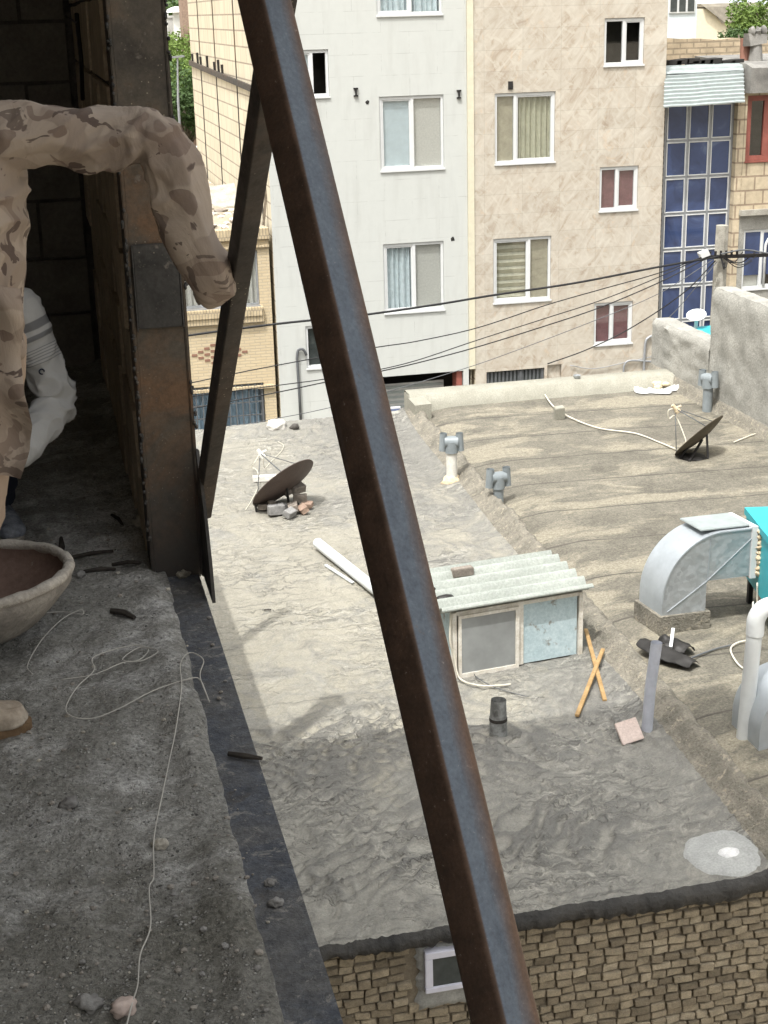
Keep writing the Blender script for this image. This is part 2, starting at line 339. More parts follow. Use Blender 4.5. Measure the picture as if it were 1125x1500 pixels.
M['shoe'] = rough_mat('dirty_cream_shoe', (.22, .17, .125), (.52, .46, .38), 9, 70, .4, .006, .8)
M['sole'] = rough_mat('brown_rubber_sole', (.14, .09, .05), (.26, .17, .10), 11, 70, .4, .006, .8)
M['sneak'] = rough_mat('grey_blue_sneaker', (.05, .06, .09), (.30, .32, .36), 26, 70, .4, .006, .8)
M['rubber'] = rough_mat('reddish_rubber_pan', (.13, .085, .07), (.21, .145, .12), 5, 60, .4, .006, .85, 0.0, ((.36, .33, .30), .60))
M['crust'] = rough_mat('cement_crusted_rim', (.30, .275, .245), (.46, .43, .385), 14, 90, .8, .01, .95)
M['pancrete'] = rough_mat('cement_smeared_pan', (.18, .165, .15), (.34, .315, .28), 9, 70, .6, .01, .95)
M['string'] = flat('grey_white_string', (.46, .445, .41), .8)
M['stone'] = rough_mat('pale_rubble_stone', (.30, .28, .24), (.50, .47, .41), 14, 80, .6, .01)
M['greystone'] = rough_mat('grey_mortar_lump', (.16, .155, .15), (.29, .285, .275), 14, 80, .6, .01)
M['whitestone'] = rough_mat('white_plaster_lump', (.55, .53, .48), (.75, .73, .68), 14, 80, .6, .01)
M['rubble'] = rough_mat('broken_brick', (.15, .13, .11), (.30, .26, .22), 14, 80, .7, .01)
M['redbrick'] = rough_mat('broken_red_brick', (.22, .15, .115), (.36, .26, .20), 14, 80, .7, .01)
M['twig'] = rough_mat('black_offcut', (.02, .018, .016), (.06, .052, .045), 20, 90, .4, .004)
M['brick'] = m_brick_geo('old_tan_brick', (.225, .19, .137), (.285, .243, .175), (.335, .29, .215))
M['brickgap'] = rough_mat('mud_mortar', (.13, .11, .082), (.21, .18, .135), 14, 80, .6, .01)
M['cementpatch'] = rough_mat('grey_cement_smear', (.27, .275, .265), (.37, .375, .36), 7, 70, .3, .006)
M['palecement'] = rough_mat('white_cement_spot', (.52, .52, .52), (.70, .70, .69), 12, 70, .3, .006)
M['plaster'] = rough_mat('rough_cement_render', (.235, .23, .205), (.37, .36, .325), 3.0, 42, .7, .03, .95)
M['parapet'] = rough_mat('cream_parapet_render', (.24, .232, .19), (.31, .30, .25), 4, 60, .3, .01)
M['whitewall'] = m_facade_white(); M['beige'] = m_facade_beige(); M['yellow'] = m_yellow_brick(); M['side'] = m_sidewall()
M['soldier'] = m_plain_brick('soldier_course_brick', (.50, .41, .265), (.44, .355, .225), (.30, .25, .18), .062, .25, .010)
M['brownbrick'] = flat('brown_glazed_brick', (.24, .13, .09), .7)
M['strip'] = flat('cream_corner_strip', (.60, .56, .43), .6, 0, .05)
M['upvc'] = flat('white_window_frame', (.60, .61, .605), .35, 0, .03)
M['gasket'] = flat('dark_gap', (.03, .03, .03), .8)
M['glass'] = m_glass('window_glass', (.90, .93, .93), .06)
M['glass2'] = m_glass('cabin_glass', (.5, .52, .52), .10)
M['room'] = flat('dim_room', (.10, .095, .085), .9)
M['cur_pale'] = flat('pale_blue_blind', (.56, .63, .66), .8, 0, .05)
M['cur_grey'] = flat('grey_net_screen', (.60, .575, .53), .9, 0, .08, 30)
M['cur_blue'] = flat('blue_grey_curtain', (.66, .72, .74), .9, 0, .1)
M['cur_green'] = flat('olive_curtain', (.52, .50, .38), .9, 0, .1)
M['cur_olive'] = flat('olive_blind', (.40, .365, .26), .9, 0, .1)
M['cur_cream'] = flat('cream_blind', (.70, .66, .53), .9, 0, .1)
M['cur_dark'] = flat('dark_interior', (.06, .068, .065), .9, 0, .2)
M['cur_red'] = flat('maroon_curtain_and_reflection', (.24, .115, .12), .9, 0, .15)
M['cur_brown'] = flat('brown_curtain', (.45, .40, .30), .9, 0, .12)
M['cur_deepblue'] = flat('blue_curtain', (.34, .45, .55), .9, 0, .15)
M['shutter'] = flat('grey_shop_shutter', (.50, .51, .50), .5, .2, .08)
M['stripeblue'] = flat('slate_blue_stripe', (.13, .16, .26), .6)
M['void'] = flat('dark_void', (.025, .023, .021), .9)
M['blueglass'] = None
w = W('blue_mirror_glass'); n_ = w.noise(1.6, 4, .6, 1.0)
M['blueglass'] = w.out(w.ramp(n_, [(.3, (.026, .040, .095)), (.6, (.045, .070, .16)), (.75, (.11, .15, .25))]), .12, .15, None, 0, 0, .5)
M['mull'] = flat('grey_mullion', (.30, .31, .32), .5, .3)
M['tinsheet'] = flat('pale_corrugated_tin', (.36, .40, .395), .5, .3, .1)
M['concrete'] = rough_mat('grey_street_concrete', (.24, .225, .19), (.42, .40, .345), 5, 50, .6, .02)
M['duskroof'] = rough_mat('grey_roof_screed', (.15, .145, .135), (.28, .27, .25), 3, 50, .5, .02)
M['blockcream'] = m_plain_brick('cream_block_cladding', (.50, .42, .30), (.45, .375, .265), (.27, .21, .15), .42, .30, .02)
M['farbrick'] = m_plain_brick('pale_far_brick', (.52, .42, .29), (.45, .36, .25), (.33, .27, .19), .34, .13, .02)
M['redframe'] = flat('red_oxide_frame', (.26, .085, .065), .6)
M['terracotta'] = flat('terracotta_pot', (.30, .15, .11), .8)
M['grille'] = m_plain_brick('pierced_grille', (.30, .27, .23), (.24, .215, .18), (.07, .06, .05), .12, .12, .03)
M['galv'] = m_galv()
M['galvlight'] = flat('pale_galvanised_metal', (.44, .475, .50), .42, .4, .10, 4, .25)
M['teal'] = flat('turquoise_paint', (.035, .40, .46), .45, 0, .08)
M['pvcw'] = flat('white_plastic_pipe', (.58, .60, .595), .35, 0, .05)
M['pvcg'] = flat('grey_plastic_pipe', (.21, .235, .245), .4, 0, .1)
M['pvcd'] = flat('lilac_grey_pipe', (.46, .48, .54), .45, 0, .12)
M['asb'] = rough_mat('cement_painted_pipe', (.52, .50, .45), (.70, .68, .62), 10, 60, .4, .006)
M['stubmetal'] = rough_mat('rusty_grey_tin', (.07, .068, .062), (.36, .37, .36), 9, 60, .4, .006, .7, .2)
M['wood'] = rough_mat('yellow_pine_batten', (.26, .165, .07), (.40, .265, .125), 12, 80, .3, .004, .8)
M['tile'] = rough_mat('pinkish_tile', (.46, .37, .33), (.56, .465, .42), 8, 80, .15, .004, .7)
M['blackrub'] = flat('black_rubber_sheet', (.022, .02, .018), .55, 0, .3)
M['coopsheet'] = rough_mat('pale_green_cement_sheet', (.27, .29, .262), (.345, .365, .333), 3, 50, .2, .006, .8)
M['bluepanel'] = rough_mat('pale_blue_painted_tin', (.36, .47, .50), (.52, .62, .645), 3.5, 40, .2, .006, .6, 0.0, ((.26, .26, .235), .57))
M['woodframe'] = rough_mat('peeling_cream_frame', (.55, .50, .42), (.76, .73, .66), 12, 60, .3, .004, .8)
M['rustframe'] = rough_mat('rusty_angle_frame', (.22, .12, .05), (.48, .34, .18), 12, 60, .3, .004, .8)
M['dishback'] = rough_mat('dark_brown_dish_back', (.07, .05, .042), (.10, .075, .064), 5, 70, .1, .004, .6)
M['dishrust'] = rough_mat('weathered_dish_back', (.075, .062, .045), (.13, .11, .08), 5, 70, .2, .004, .7)
M['dishface'] = flat('pale_dish_face', (.5, .5, .48), .5)
M['darkmetal'] = flat('dark_metal_bar', (.03, .028, .027), .5, .4)
M['cable'] = flat('black_cable_sheath', (.016, .016, .017), .6)
M['cablegrey'] = flat('grey_cable_sheath', (.10, .105, .11), .6)
M['cablewhite'] = flat('cream_cable_sheath', (.62, .58, .48), .6)
M['plasticbag'] = flat('white_plastic_bag', (.60, .60, .585), .4, 0, .05)
M['bread'] = rough_mat('dry_bread', (.48, .38, .24), (.68, .58, .42), 20, 70, .5, .01)
M['asphalt'] = rough_mat('dusty_asphalt', (.05, .05, .05), (.10, .098, .092), 2, 40, .4, .01)
M['earth'] = rough_mat('dry_earth', (.24, .205, .155), (.38, .335, .26), .12, 3, .4, .05)
M['hill'] = flat('hazy_hill', (.42, .46, .52), 1, 0, .06, .01)
M['leaf1'] = m_leaf('fresh_green_leaf', (.09, .16, .03), (.20, .27, .07))
M['leaf2'] = m_leaf('dark_green_leaf', (.045, .09, .03), (.10, .155, .05))
M['bark'] = rough_mat('grey_bark', (.09, .07, .05), (.2, .17, .13), 9, 60, .6, .02)
M['rowhouse'] = flat('pale_blue_render', (.62, .68, .71), .8, 0, .05)
M['creamwall'] = flat('cream_render', (.72, .65, .49), .85, 0, .06)
M['brownroof'] = rough_mat('brown_roofing', (.13, .115, .09), (.24, .215, .17), 3, 30, .4, .02)
M['limewall'] = flat('white_limewash', (.74, .74, .71), .85, 0, .06)
M['greyfence'] = rough_mat('grey_garden_wall', (.36, .35, .33), (.5, .49, .46), 3, 40, .3, .01)

# ------------------------------------------------------------------ mesh tools
class MB:
    def __init__(s): s.v = []; s.f = []; s.mi = []; s.cur = 0
    def add(s, vs, fs):
        b = len(s.v); s.v += [tuple(q) for q in vs]; s.f += [tuple(i+b for i in f) for f in fs]; s.mi += [s.cur]*len(fs); return s
    def quad(s, a, b, c, d): return s.add([a, b, c, d], [(0, 1, 2, 3)])
    def box(s, x0, x1, y0, y1, z0, z1, j=0.0, bev=0.0):
        if bev > 0:
            bm = bmesh.new(); bmesh.ops.create_cube(bm, size=1)
            for q in bm.verts: q.co = V(((x0+x1)/2+q.co.x*(x1-x0), (y0+y1)/2+q.co.y*(y1-y0), (z0+z1)/2+q.co.z*(z1-z0)))
            bmesh.ops.bevel(bm, geom=bm.edges[:], offset=bev, segments=2, affect='EDGES'); s.bm(bm); return s
        vs = [(x, y, z) for z in (z0, z1) for y in (y0, y1) for x in (x0, x1)]
        if j: vs = [tuple(q+random.uniform(-j, j) for q in p) for p in vs]
        return s.add(vs, [(0, 2, 3, 1), (4, 5, 7, 6), (0, 1, 5, 4), (2, 6, 7, 3), (0, 4, 6, 2), (1, 3, 7, 5)])
    def bm(s, bm, mat=None):
        bm.verts.index_update(); vs = [(mat @ q.co if mat else q.co) for q in bm.verts]
        s.add(vs, [tuple(q.index for q in f.verts) for f in bm.faces]); bm.free(); return s
    def obox(s, c, ax, ay, az, bev=0.0):      # centre and three half-axis vectors
        c, ax, ay, az = V(c), V(ax), V(ay), V(az)
        m = Matrix((ax, ay, az)).transposed().to_4x4(); m.translation = c
        bm = bmesh.new(); bmesh.ops.create_cube(bm, size=2)
        for q in bm.verts: q.co = m @ q.co
        if bev: bmesh.ops.bevel(bm, geom=bm.edges[:], offset=bev, segments=2, affect='EDGES')
        return s.bm(bm)
    def bar(s, a, b, w, h, up=(0, 0, 1), bev=0.0):
        a, b = V(a), V(b); d = b-a; u = V(up)
        if abs(d.normalized().dot(u)) > .98: u = V((1, 0, 0))
        x = d.cross(u).normalized(); y = x.cross(d).normalized()
        return s.obox((a+b)/2, x*w/2, d/2, y*h/2, bev)
    def tube(s, pts, r, n=8, cap=True, prof=None):
        pts = [V(p) for p in pts]; k = len(pts); rs = r if isinstance(r, (list, tuple)) else [r]*k
        t0 = (pts[1]-pts[0]).normalized(); u = t0.orthogonal().normalized(); vs = []
        for i, p in enumerate(pts):
            t = (pts[min(i+1, k-1)]-pts[max(i-1, 0)]).normalized()
            u = (u-t*u.dot(t)); u = u.normalized() if u.length > 1e-6 else t.orthogonal().normalized(); w_ = t.cross(u)
            for j in range(n):
                a = 2*math.pi*j/n; vs.append(p+(u*math.cos(a)+w_*math.sin(a))*rs[i])
        fs = [(i*n+j, i*n+(j+1) % n, (i+1)*n+(j+1) % n, (i+1)*n+j) for i in range(k-1) for j in range(n)]
        if cap: fs += [tuple(range(n))[::-1], tuple(range((k-1)*n, k*n))]
        return s.add(vs, fs)
    def lathe(s, c, prof, n=32, axis=(0, 0, 1)):
        q = V((0, 0, 1)).rotation_difference(V(axis)); c = V(c); vs = []
        for r, z in prof:
            for j in range(n):
                a = 2*math.pi*j/n; vs.append(c+q @ V((r*math.cos(a), r*math.sin(a), z)))
        k = len(prof)
        return s.add(vs, [(i*n+j, i*n+(j+1) % n, (i+1)*n+(j+1) % n, (i+1)*n+j) for i in range(k-1) for j in range(n)])
    def prism(s, poly, d):                     # polygon (3-D points) pushed along d
        d = V(d); n = len(poly); p = [V(q) for q in poly]
        return s.add(p+[q+d for q in p], [tuple(range(n))[::-1], tuple(range(n, 2*n))]+[(i, (i+1) % n, n+(i+1) % n, n+i) for i in range(n)])
    def grid(s, xs, ys, fn):
        nx = len(xs); vs = [fn(x, y) for y in ys for x in xs]
        return s.add(vs, [(j*nx+i, j*nx+i+1, (j+1)*nx+i+1, (j+1)*nx+i) for j in range(len(ys)-1) for i in range(nx-1)])
    def lump(s, c, rx, ry, rz, seed=0, sub=2, rough=.35):
        bm = bmesh.new(); bmesh.ops.create_icosphere(bm, subdivisions=sub, radius=1); c = V(c); o = V((seed*3.1, seed*1.7, seed*.9))
        for q in bm.verts:
            k = 1+rough*noise.noise(q.co*1.6+o)+rough*.4*noise.noise(q.co*4+o)
            q.co = c+V((q.co.x*rx*k, q.co.y*ry*k, q.co.z*rz*k))
        return s.bm(bm)
    def build(s, name, mats, parent=None, smooth=None):
        me = bpy.data.meshes.new(name); off = parent_loc(parent)
        me.from_pydata([tuple(V(q)-off) for q in s.v], [], s.f)
        for m in (mats if isinstance(mats, (list, tuple)) else [mats]): me.materials.append(M[m])
        me.polygons.foreach_set('material_index', s.mi)
        if smooth is not None:
            me.polygons.foreach_set('use_smooth', [True]*len(me.polygons))
            if smooth < 180: me.set_sharp_from_angle(angle=R(smooth))
        me.update(); o = bpy.data.objects.new(name, me); COL.objects.link(o)
        if parent: o.parent = parent
        return o
def parent_loc(p):
    t = V((0, 0, 0))
    while p: t += p.location; p = p.parent
    return t
def tag(o, label, cat, group=None):
    o['label'] = label; o['category'] = cat
    if group: o['group'] = group
    return o
def thing(name, label, cat, loc=(0, 0, 0), group=None):
    o = bpy.data.objects.new(name, None); COL.objects.link(o); o.location = V(loc); o.empty_display_size = .1
    return tag(o, label, cat, group)
def structure(o): o['kind'] = 'structure'; return o
def stuff(o): o['kind'] = 'stuff'; return o
def lin(a, b, n): return [a+(b-a)*i/n for i in range(n+1)]
def spline(pts, n=8):                          # Catmull-Rom through the points
    p = [V(q) for q in pts]; p = [p[0]*2-p[1]]+p+[p[-1]*2-p[-2]]; out = []
    for i in range(1, len(p)-2):
        for k in range(n):
            t = k/n; a, b, c, d = p[i-1:i+3]
            out.append(.5*((2*b)+(c-a)*t+(2*a-5*b+4*c-d)*t*t+(3*b-a-3*c+d)*t**3))
    return out+[p[-2]]
def fbm(x, y, z=0.0, o=4): return noise.fractal(V((x, y, z)), 1.0, 2.0, o)

# ================================================================== our unfinished building
XE = .345                                        # outer edge of floor beam and column
b = MB()
def zf(x, y):
    z = FLOOR+.012*fbm(x*2.2, y*2.2, 1)+.010*fbm(x*9, y*9, 5, 3)+.006*noise.noise(V((x*38, y*38, 2)))
    e = .25+.010*noise.noise(V((y*6, 1, 0)))+.006*noise.noise(V((y*25, 3, 0)))-x
    z += .012*max(0, 1-abs(e-.05)/.05)           # slight lip at the broken edge
    m = max(0, 1-((x+.02)**2/.05+(y-2.05)**2/.25)) # damp trowelled patch is lower
    return z-.012*m
xs = lin(-6, -1.2, 12)+lin(-1.2, -.5, 28)[1:]+lin(-.5, .235, 82)[1:]; ys = lin(-3, 1.2, 14)+lin(1.2, 4.6, 300)[1:]+lin(4.6, 6.9, 70)[1:]
b.grid(xs, ys, lambda x, y: (x, y, zf(x, y)))
edge = lambda y: .25+.010*noise.noise(V((y*6, 1, 0)))+.006*noise.noise(V((y*25, 3, 0)))
b.grid([0, 1, 2], ys, lambda k, y: [(.235, y, zf(.235, y)), (edge(y), y, FLOOR-.004+.004*noise.noise(V((y*30, 0, 0)))), (edge(y)+.008, y, FLOOR-.05)][int(k)])
b.box(-6, .2, -3, 6.9, FLOOR-.25, FLOOR-.1)
structure(b.build('floor', 'floor', None, 180))

t = thing('steel_floor_beam', 'long dusty blue black steel beam along the open edge of the concrete floor', 'beam', (.3, 2, FLOOR-.2))
b = MB(); b.cur = 0
b.grid(lin(.205, XE, 8), lin(-3, 6.95, 240), lambda x, y: (x, y, FLOOR-.022+.0015*noise.noise(V((x*30, y*30, 0)))))
b.box(.205, XE, -3, 6.95, FLOOR-.036, FLOOR-.0235, 0, .002)
b.build('top_flange', 'beam', t, 40)
b = MB(); b.box(.270, .279, -3, 6.95, FLOOR-.22, FLOOR-.037); b.box(.205, XE, -3, 6.95, FLOOR-.234, FLOOR-.221, 0, .002); b.build('web', 'beam', t)

# column: two channels welded toe to toe
t = thing('steel_column', 'rust streaked built-up steel column at the end of the block wall', 'column', (.285, 4.08, FLOOR))
b = MB(); b.box(.212, .222, 4.0, 4.16, FLOOR-.03, 1.9, 0, .003); b.box(.352, .362, 4.0, 4.16, FLOOR-.03, 1.9, 0, .003)
b.box(.223, .351, 4.006, 4.015, FLOOR-.03, 1.9); b.box(.223, .351, 4.145, 4.154, FLOOR-.03, 1.9)
b.build('channel', 'column', t, 40)
z0, z1 = at_y(235, 480, 4).z, at_y(235, 356, 4).z
b = MB(); b.box(.228, .349, 3.992, 4.004, z0, z1, 0, .003); b.build('cover_plate', 'plate', t)
b = MB()
for k in range(130):
    z = random.uniform(FLOOR+.1, .2); side = random.random()
    x = .212 if side < .6 else .362
    b.lump((x+random.uniform(-.004, .004), 3.998+random.uniform(-.004, .004), z), .005, .005, random.uniform(.004, .012), k, 1)
for k in range(60): b.lump((.227+.123*(k % 2), 3.994, z0+(z1-z0)*k/60), .003, .003, .009, k, 1)
b.build('weld_bead', 'plate', t, 180)
b = MB(); b.prism([(.357, 4.0, at_x(271, 655, .36).z), (.357, 3.96, -1.14), (.357, 3.86, -1.28), (.357, 3.80, -1.42), (.357, 3.78, -1.525), (.357, 4.0, -1.525)], (.009, 0, 0)); b.build('gusset_plate', 'plate', t)

# block wall beyond the column, seen along its inner face
b = MB(); z = FLOOR+.01; row = 0
while z < 1.85:
    y = 4.17 - (.2 if row % 2 else 0)
    while y < 6.75:
        y0, y1 = max(4.165, y), min(6.75, y+.385)
        if y1-y0 > .03:
            jj = random.uniform(-.006, .006)
            b.box(.205+jj, .345, y0, y1-.004, z, min(1.86, z+.205), .003)
        y += .40
    z += .222; row += 1
t = tag(b.build('block_wall', 'block'), 'combed clay block wall running back from the rusty steel column', 'wall')
b = MB(); b.box(.219, .338, 4.165, 6.98, FLOOR-.02, 1.88); b.build('mortar', 'mortar', t)
b = MB(); b.tube([at_x(112, 20, .19), at_x(119, 90, .195), at_x(121, 145, .195)], .008, 6); b.tube([at_x(92, 20, .195), at_x(113, 34, .185)], .004, 5); b.build('tie_rod', 'darkmetal', t)
# back wall of the dark room
b = MB(); z = FLOOR; row = 0
while z < 1.85:
    x = -6-(.3 if row % 2 else 0)
    while x < .18:
        b.box(max(-6, x), min(.18, x+.585), 6.77+random.uniform(-.008, .008), 6.96, z, min(1.87, z+.235), .003); x += .6
    z += .25; row += 1
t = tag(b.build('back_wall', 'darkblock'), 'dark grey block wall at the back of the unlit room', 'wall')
b = MB(); b.box(-6, .2185, 6.80, 6.94, FLOOR-.02, 1.88); b.build('mortar', 'mortar', t)
# storeys above and below
b = MB(); b.box(-6, .35, -2.2, 6.97, 1.9, 2.12); structure(b.build('ceiling', 'slab'))
b = MB()
for z0, z1, dx in ((2.13, 5.0, 0), (5.22, 7.6, 0), (7.82, 8.85, 0), (5.0, 5.22, .01), (7.6, 7.82, .01), (8.85, 9.0, .02)): b.box(-8-dx, .345+dx, -8-dx, 4.35+dx, z0, z1)
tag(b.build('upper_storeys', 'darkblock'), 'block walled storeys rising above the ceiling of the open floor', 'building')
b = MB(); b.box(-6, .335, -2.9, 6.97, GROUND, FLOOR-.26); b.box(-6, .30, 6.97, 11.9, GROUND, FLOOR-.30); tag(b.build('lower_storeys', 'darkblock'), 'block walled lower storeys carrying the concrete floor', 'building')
for lb, x, y, h, w_ in (('unseen slender steel stub added beyond the block wall to cast a shadow', .22, 10.25, 1.75, .07), ('unseen broad steel stub added close behind the block wall to cast a shadow', .26, 8.35, 1.75, .12)):  # unseen stubs, added to cast two bar shadows on the left roof
    b = MB(); z_ = FLOOR-.30; b.box(x-w_/2, x+w_/2, y-w_/2, y-w_/2+.01, z_, z_+h); b.box(x-w_/2, x+w_/2, y+w_/2-.01, y+w_/2, z_, z_+h); b.box(x-.006, x+.006, y-w_/2+.0101, y+w_/2-.0101, z_, z_+h); b.box(x-w_*.8, x+w_*.8, y-w_*.8, y+w_*.8, z_+h+.001, z_+h+.015); b.box(x-.09, x+.09, y-.09, y+.09, z_-.001, z_-.0002)
    tag(b.build('shadow_stub', 'column'), lb, 'column')
b = MB(); b.box(-6.25, -6.0, -3, 6.97, FLOOR-.25, 1.9); tag(b.build('party_wall', 'darkblock'), 'far side wall of the dark unfinished room', 'wall')

# braces
def brace(name, label, a, bb, side, twist, mat, rnd):
    a, bb = V(a), V(bb); d = (a-bb); L = d.length; zz = d.normalized()
    view = (-(a+bb)/2); view = (view-zz*view.dot(zz)).normalized()
    xx = zz.cross(view); ang = R(twist)
    ex = (view*math.cos(ang)+xx*math.sin(ang)); ey = zz.cross(ex)
    prof = []
    h = side/2
    for cx, cy, a0 in ((h-rnd, h-rnd, 0), (-h+rnd, h-rnd, 90), (-h+rnd, -h+rnd, 180), (h-rnd, -h+rnd, 270)):
        for k in range(5): q = R(a0+k*22.5); prof.append((cx+rnd*math.cos(q), cy+rnd*math.sin(q)))
    n = len(prof); m = MB(); seg = 60
    vs = [(x, y, L*i/seg) for i in range(seg+1) for x, y in prof]
    m.add(vs, [(i*n+j, i*n+(j+1) % n, (i+1)*n+(j+1) % n, (i+1)*n+j) for i in range(seg) for j in range(n)]+[tuple(range(n))[::-1], tuple(range(seg*n, seg*n+n))])
    o = m.build(name, mat, None, 35)
    M4 = Matrix((ex, ey, zz)).transposed().to_4x4(); M4.translation = bb; o.matrix_world = M4
    return tag(o, label, 'brace')
# thick brace: arris towards the eye; blue scale on the right-hand face, rust on the left
w = W('brace_mill_scale_and_rust'); x_ = w.xyz(w.obj); a_ = w.noise(6, 6, .7, .4, w.obj, (1, 1, .25)); c_ = w.noise(26, 5, .7, 0, w.obj); f_ = w.noise(170, 3, .75, 0, w.obj)
rust = w.ramp(c_, [(.3, (.078, .052, .040)), (.72, (.150, .092, .064))]); blue = w.ramp(c_, [(.28, (.072, .088, .115)), (.75, (.14, .168, .205))])
tt = w.math('MULTIPLY', w.math('ADD', x_[0], x_[1]), 16.0)
tn = w.math('ADD', tt, w.math('MULTIPLY', w.math('SUBTRACT', a_, .5), 1.1))
right = w.mix(w.ramp(tn, [(.46, 0.0), (.86, 1.0)]), blue, rust)
right = w.mix(w.ramp(tt, [(0.0, 1.0), (.05, 0.0)]), right, w.mix(.3, rust, (.05, .038, .03)))
cc = w.mix(w.ramp(w.noise(9, 5, .7, 0, w.obj), [(.66, 0.0), (.74, .55)]), right, (.17, .115, .08))
scr = w.noise(30, 4, .75, 0, w.obj, (1, 1, .05)); cc = w.mix(w.ramp(scr, [(.62, 0.0), (.74, .3)]), cc, (.20, .20, .205)); cc = w.mix(w.ramp(scr, [(.28, .35), (.38, 0.0)]), cc, (.05, .044, .04))
cc = w.mix(w.ramp(w.noise(40, 6, .75, .4, w.obj), [(.66, 0.0), (.73, .5)]), cc, (.17, .10, .06))
cc = w.mix(w.ramp(f_, [(.68, 0.0), (.76, .6)]), cc, (.34, .30, .27))
cc = w.mix(.28, cc, w.ramp(f_, [(.3, .15), (.7, .85)]), 'OVERLAY')
M['brace'] = w.out(cc, w.ramp(c_, [(.3, .42), (.7, .72)]), .3, w.math('ADD', c_, w.math('MULTIPLY', f_, .4)), .25, .003, .45)
TA, TB = at_x(387, 0, .37), None
d_top = TA.dot(fwd); rb = ray(741, 1500); TB = rb*(d_top/1.29/rb.dot(fwd))
ax = (TA-TB)
brace('thick_diagonal_brace', 'thick square steel brace with blue mill scale and rust crossing the whole view', TB+ax*1.72, TB-ax*.30, .0625, 45, 'brace', .009)
NA, NB = at_x(410, 0, .415), at_x(296, 752, .375)
ax = NA-NB
brace('thin_diagonal_brace', 'thin dull brown steel brace rising from the foot of the rusty column', NB+ax*1.9, NB, .043, 30, 'thin', .004)

# ================================================================== things lying on the floor
fz = lambda px, py, up=0.0: at_z(px, py, FLOOR+up)
c = at_z(-62, 850, FLOOR+.17)
t = thing('mortar_pan', 'round rubber mixing pan with cement crusted rim at the worker\'s feet', 'pan', (c.x, c.y, FLOOR))
tilt = (-.03, .06, 1); pc = (c.x, c.y, FLOOR+.025); PR = .292
wob = lambda k, s_: 1+.018*noise.noise(V((math.cos(k*math.pi/36)*1.5, math.sin(k*math.pi/36)*1.5, s_)))
q = V((0, 0, 1)).rotation_difference(V(tilt))
def shell_of(prof, s_):
    b = MB(); b.grid(list(range(73)), list(range(len(prof))), lambda k, i: V(pc)+q @ V((prof[int(i)][0]*wob(k, s_)*math.cos(k*math.pi/36), prof[int(i)][0]*wob(k, s_)*math.sin(k*math.pi/36), prof[int(i)][1]+.004*noise.noise(V((k*.4, i*.9, s_)))))); return b
shell_of([(.001, 0), (.10, -.004), (.16, .003), (.20, .025), (.245, .07), (.285, .115), (PR-.006, .142)], 1).build('pan_body', 'pancrete', t, 60)
shell_of([(.001, .03), (.11, .028), (.16, .036), (.20, .055), (.24, .09), (.27, .12), (PR-.022, .145)], 1).build('pan_lining', 'rubber', t, 60)
b = MB(); b.tube([V(pc)+q @ V(((PR-.010)*wob(k, 1)*math.cos(k*math.pi/36), (PR-.010)*wob(k, 1)*math.sin(k*math.pi/36), .147+.004*noise.noise(V((k*.7, 5, 0))))) for k in range(73)], [.0145+.005*noise.noise(V((k*.6, 2, 0))) for k in range(73)], 10); b.build('rim', 'crust', t, 180)
b = MB(); b.grid(list(range(37)), [0.02, .3, .6, .85, 1.0], lambda k, s_: V(pc)+q @ V((-.02+.13*s_*(1+.35*noise.noise(V((math.cos(k*math.pi/18)*2, math.sin(k*math.pi/18)*2, 4))))*math.cos(k*math.pi/18), .02+.10*s_*(1+.35*noise.noise(V((math.cos(k*math.pi/18)*2, math.sin(k*math.pi/18)*2, 4))))*math.sin(k*math.pi/18), .045+.02*(1-s_**2)))); b.build('mortar_residue', 'crust', t, 180)

Z3 = lambda x, y: (x/2.679, y/2.679+1100); Z7 = lambda x, y: (x/2.679, y/2.679+750)
s1 = [Z3(*p) for p in ((497, 1075), (520, 985), (540, 915), (550, 800), (590, 690), (585, 540), (603, 490), (604, 340), (640, 155), (668, 20))]+[Z7(*p) for p in ((690, 850), (712, 690), (708, 595), (745, 552), (798, 580), (785, 645), (822, 745))]
s2 = [Z7(*p) for p in ((820, 742), (786, 660), (740, 655), (600, 702), (470, 770), (370, 808), (290, 805), (258, 770), (300, 690), (368, 622), (370, 568), (520, 523), (582, 540), (540, 583), (480, 578), (548, 532), (620, 545), (560, 582), (480, 592), (370, 637), (240, 658))]
s3 = [Z7(*p) for p in ((128, 638), (108, 600), (165, 500), (245, 420), (316, 384), (322, 402), (250, 392), (140, 398))]
b = MB()
for s in (s1, s2, s3):
    pts = []
    for px, py in s:
        p = fz(px, py, 0); lx = max(zf(min(p.x, .234), p.y), FLOOR)+.010
        if p.x > .25: lx = FLOOR+.002
        pts.append(at_z(px, py, lx))
    b.tube(spline(pts, 8), .0015, 6)
tag(b.build('builders_string', 'string', None, 180), 'loose pale string looped along the concrete floor', 'string')

def lying(name, mat, label, cat, a, bb, r, grp):
    p, q = fz(*a), fz(*bb); p.z = zf(min(p.x, .23), p.y)+r*.8; q.z = zf(min(q.x, .23), q.y)+r*.8
    b = MB(); m = (p+q)/2+V((.004, .006, .002)); b.tube([p, m, q], [r, r*1.2, r*.7], 6); return tag(b.build(name, mat, None, 50), label, cat, grp)
G_ = 'dark offcuts littering the floor'
lying('iron_offcut', 'twig', 'short dark offcut lying nearest the pan rim', 'offcut', Z7(262, 180), Z7(445, 154), .006, G_)
lying('iron_offcut', 'twig', 'dark offcut lying near the floor edge, level with the pan rim', 'offcut', Z7(440, 206), Z7(552, 212), .006, G_)
lying('iron_offcut', 'twig', 'rough dark offcut lying just below the longest one', 'offcut', Z7(330, 246), Z7(455, 228), .006, G_)
lying('iron_offcut', 'twig', 'stubby dark offcut lying alone above the string loops', 'offcut', Z7(436, 390), Z7(528, 412), .008, G_)
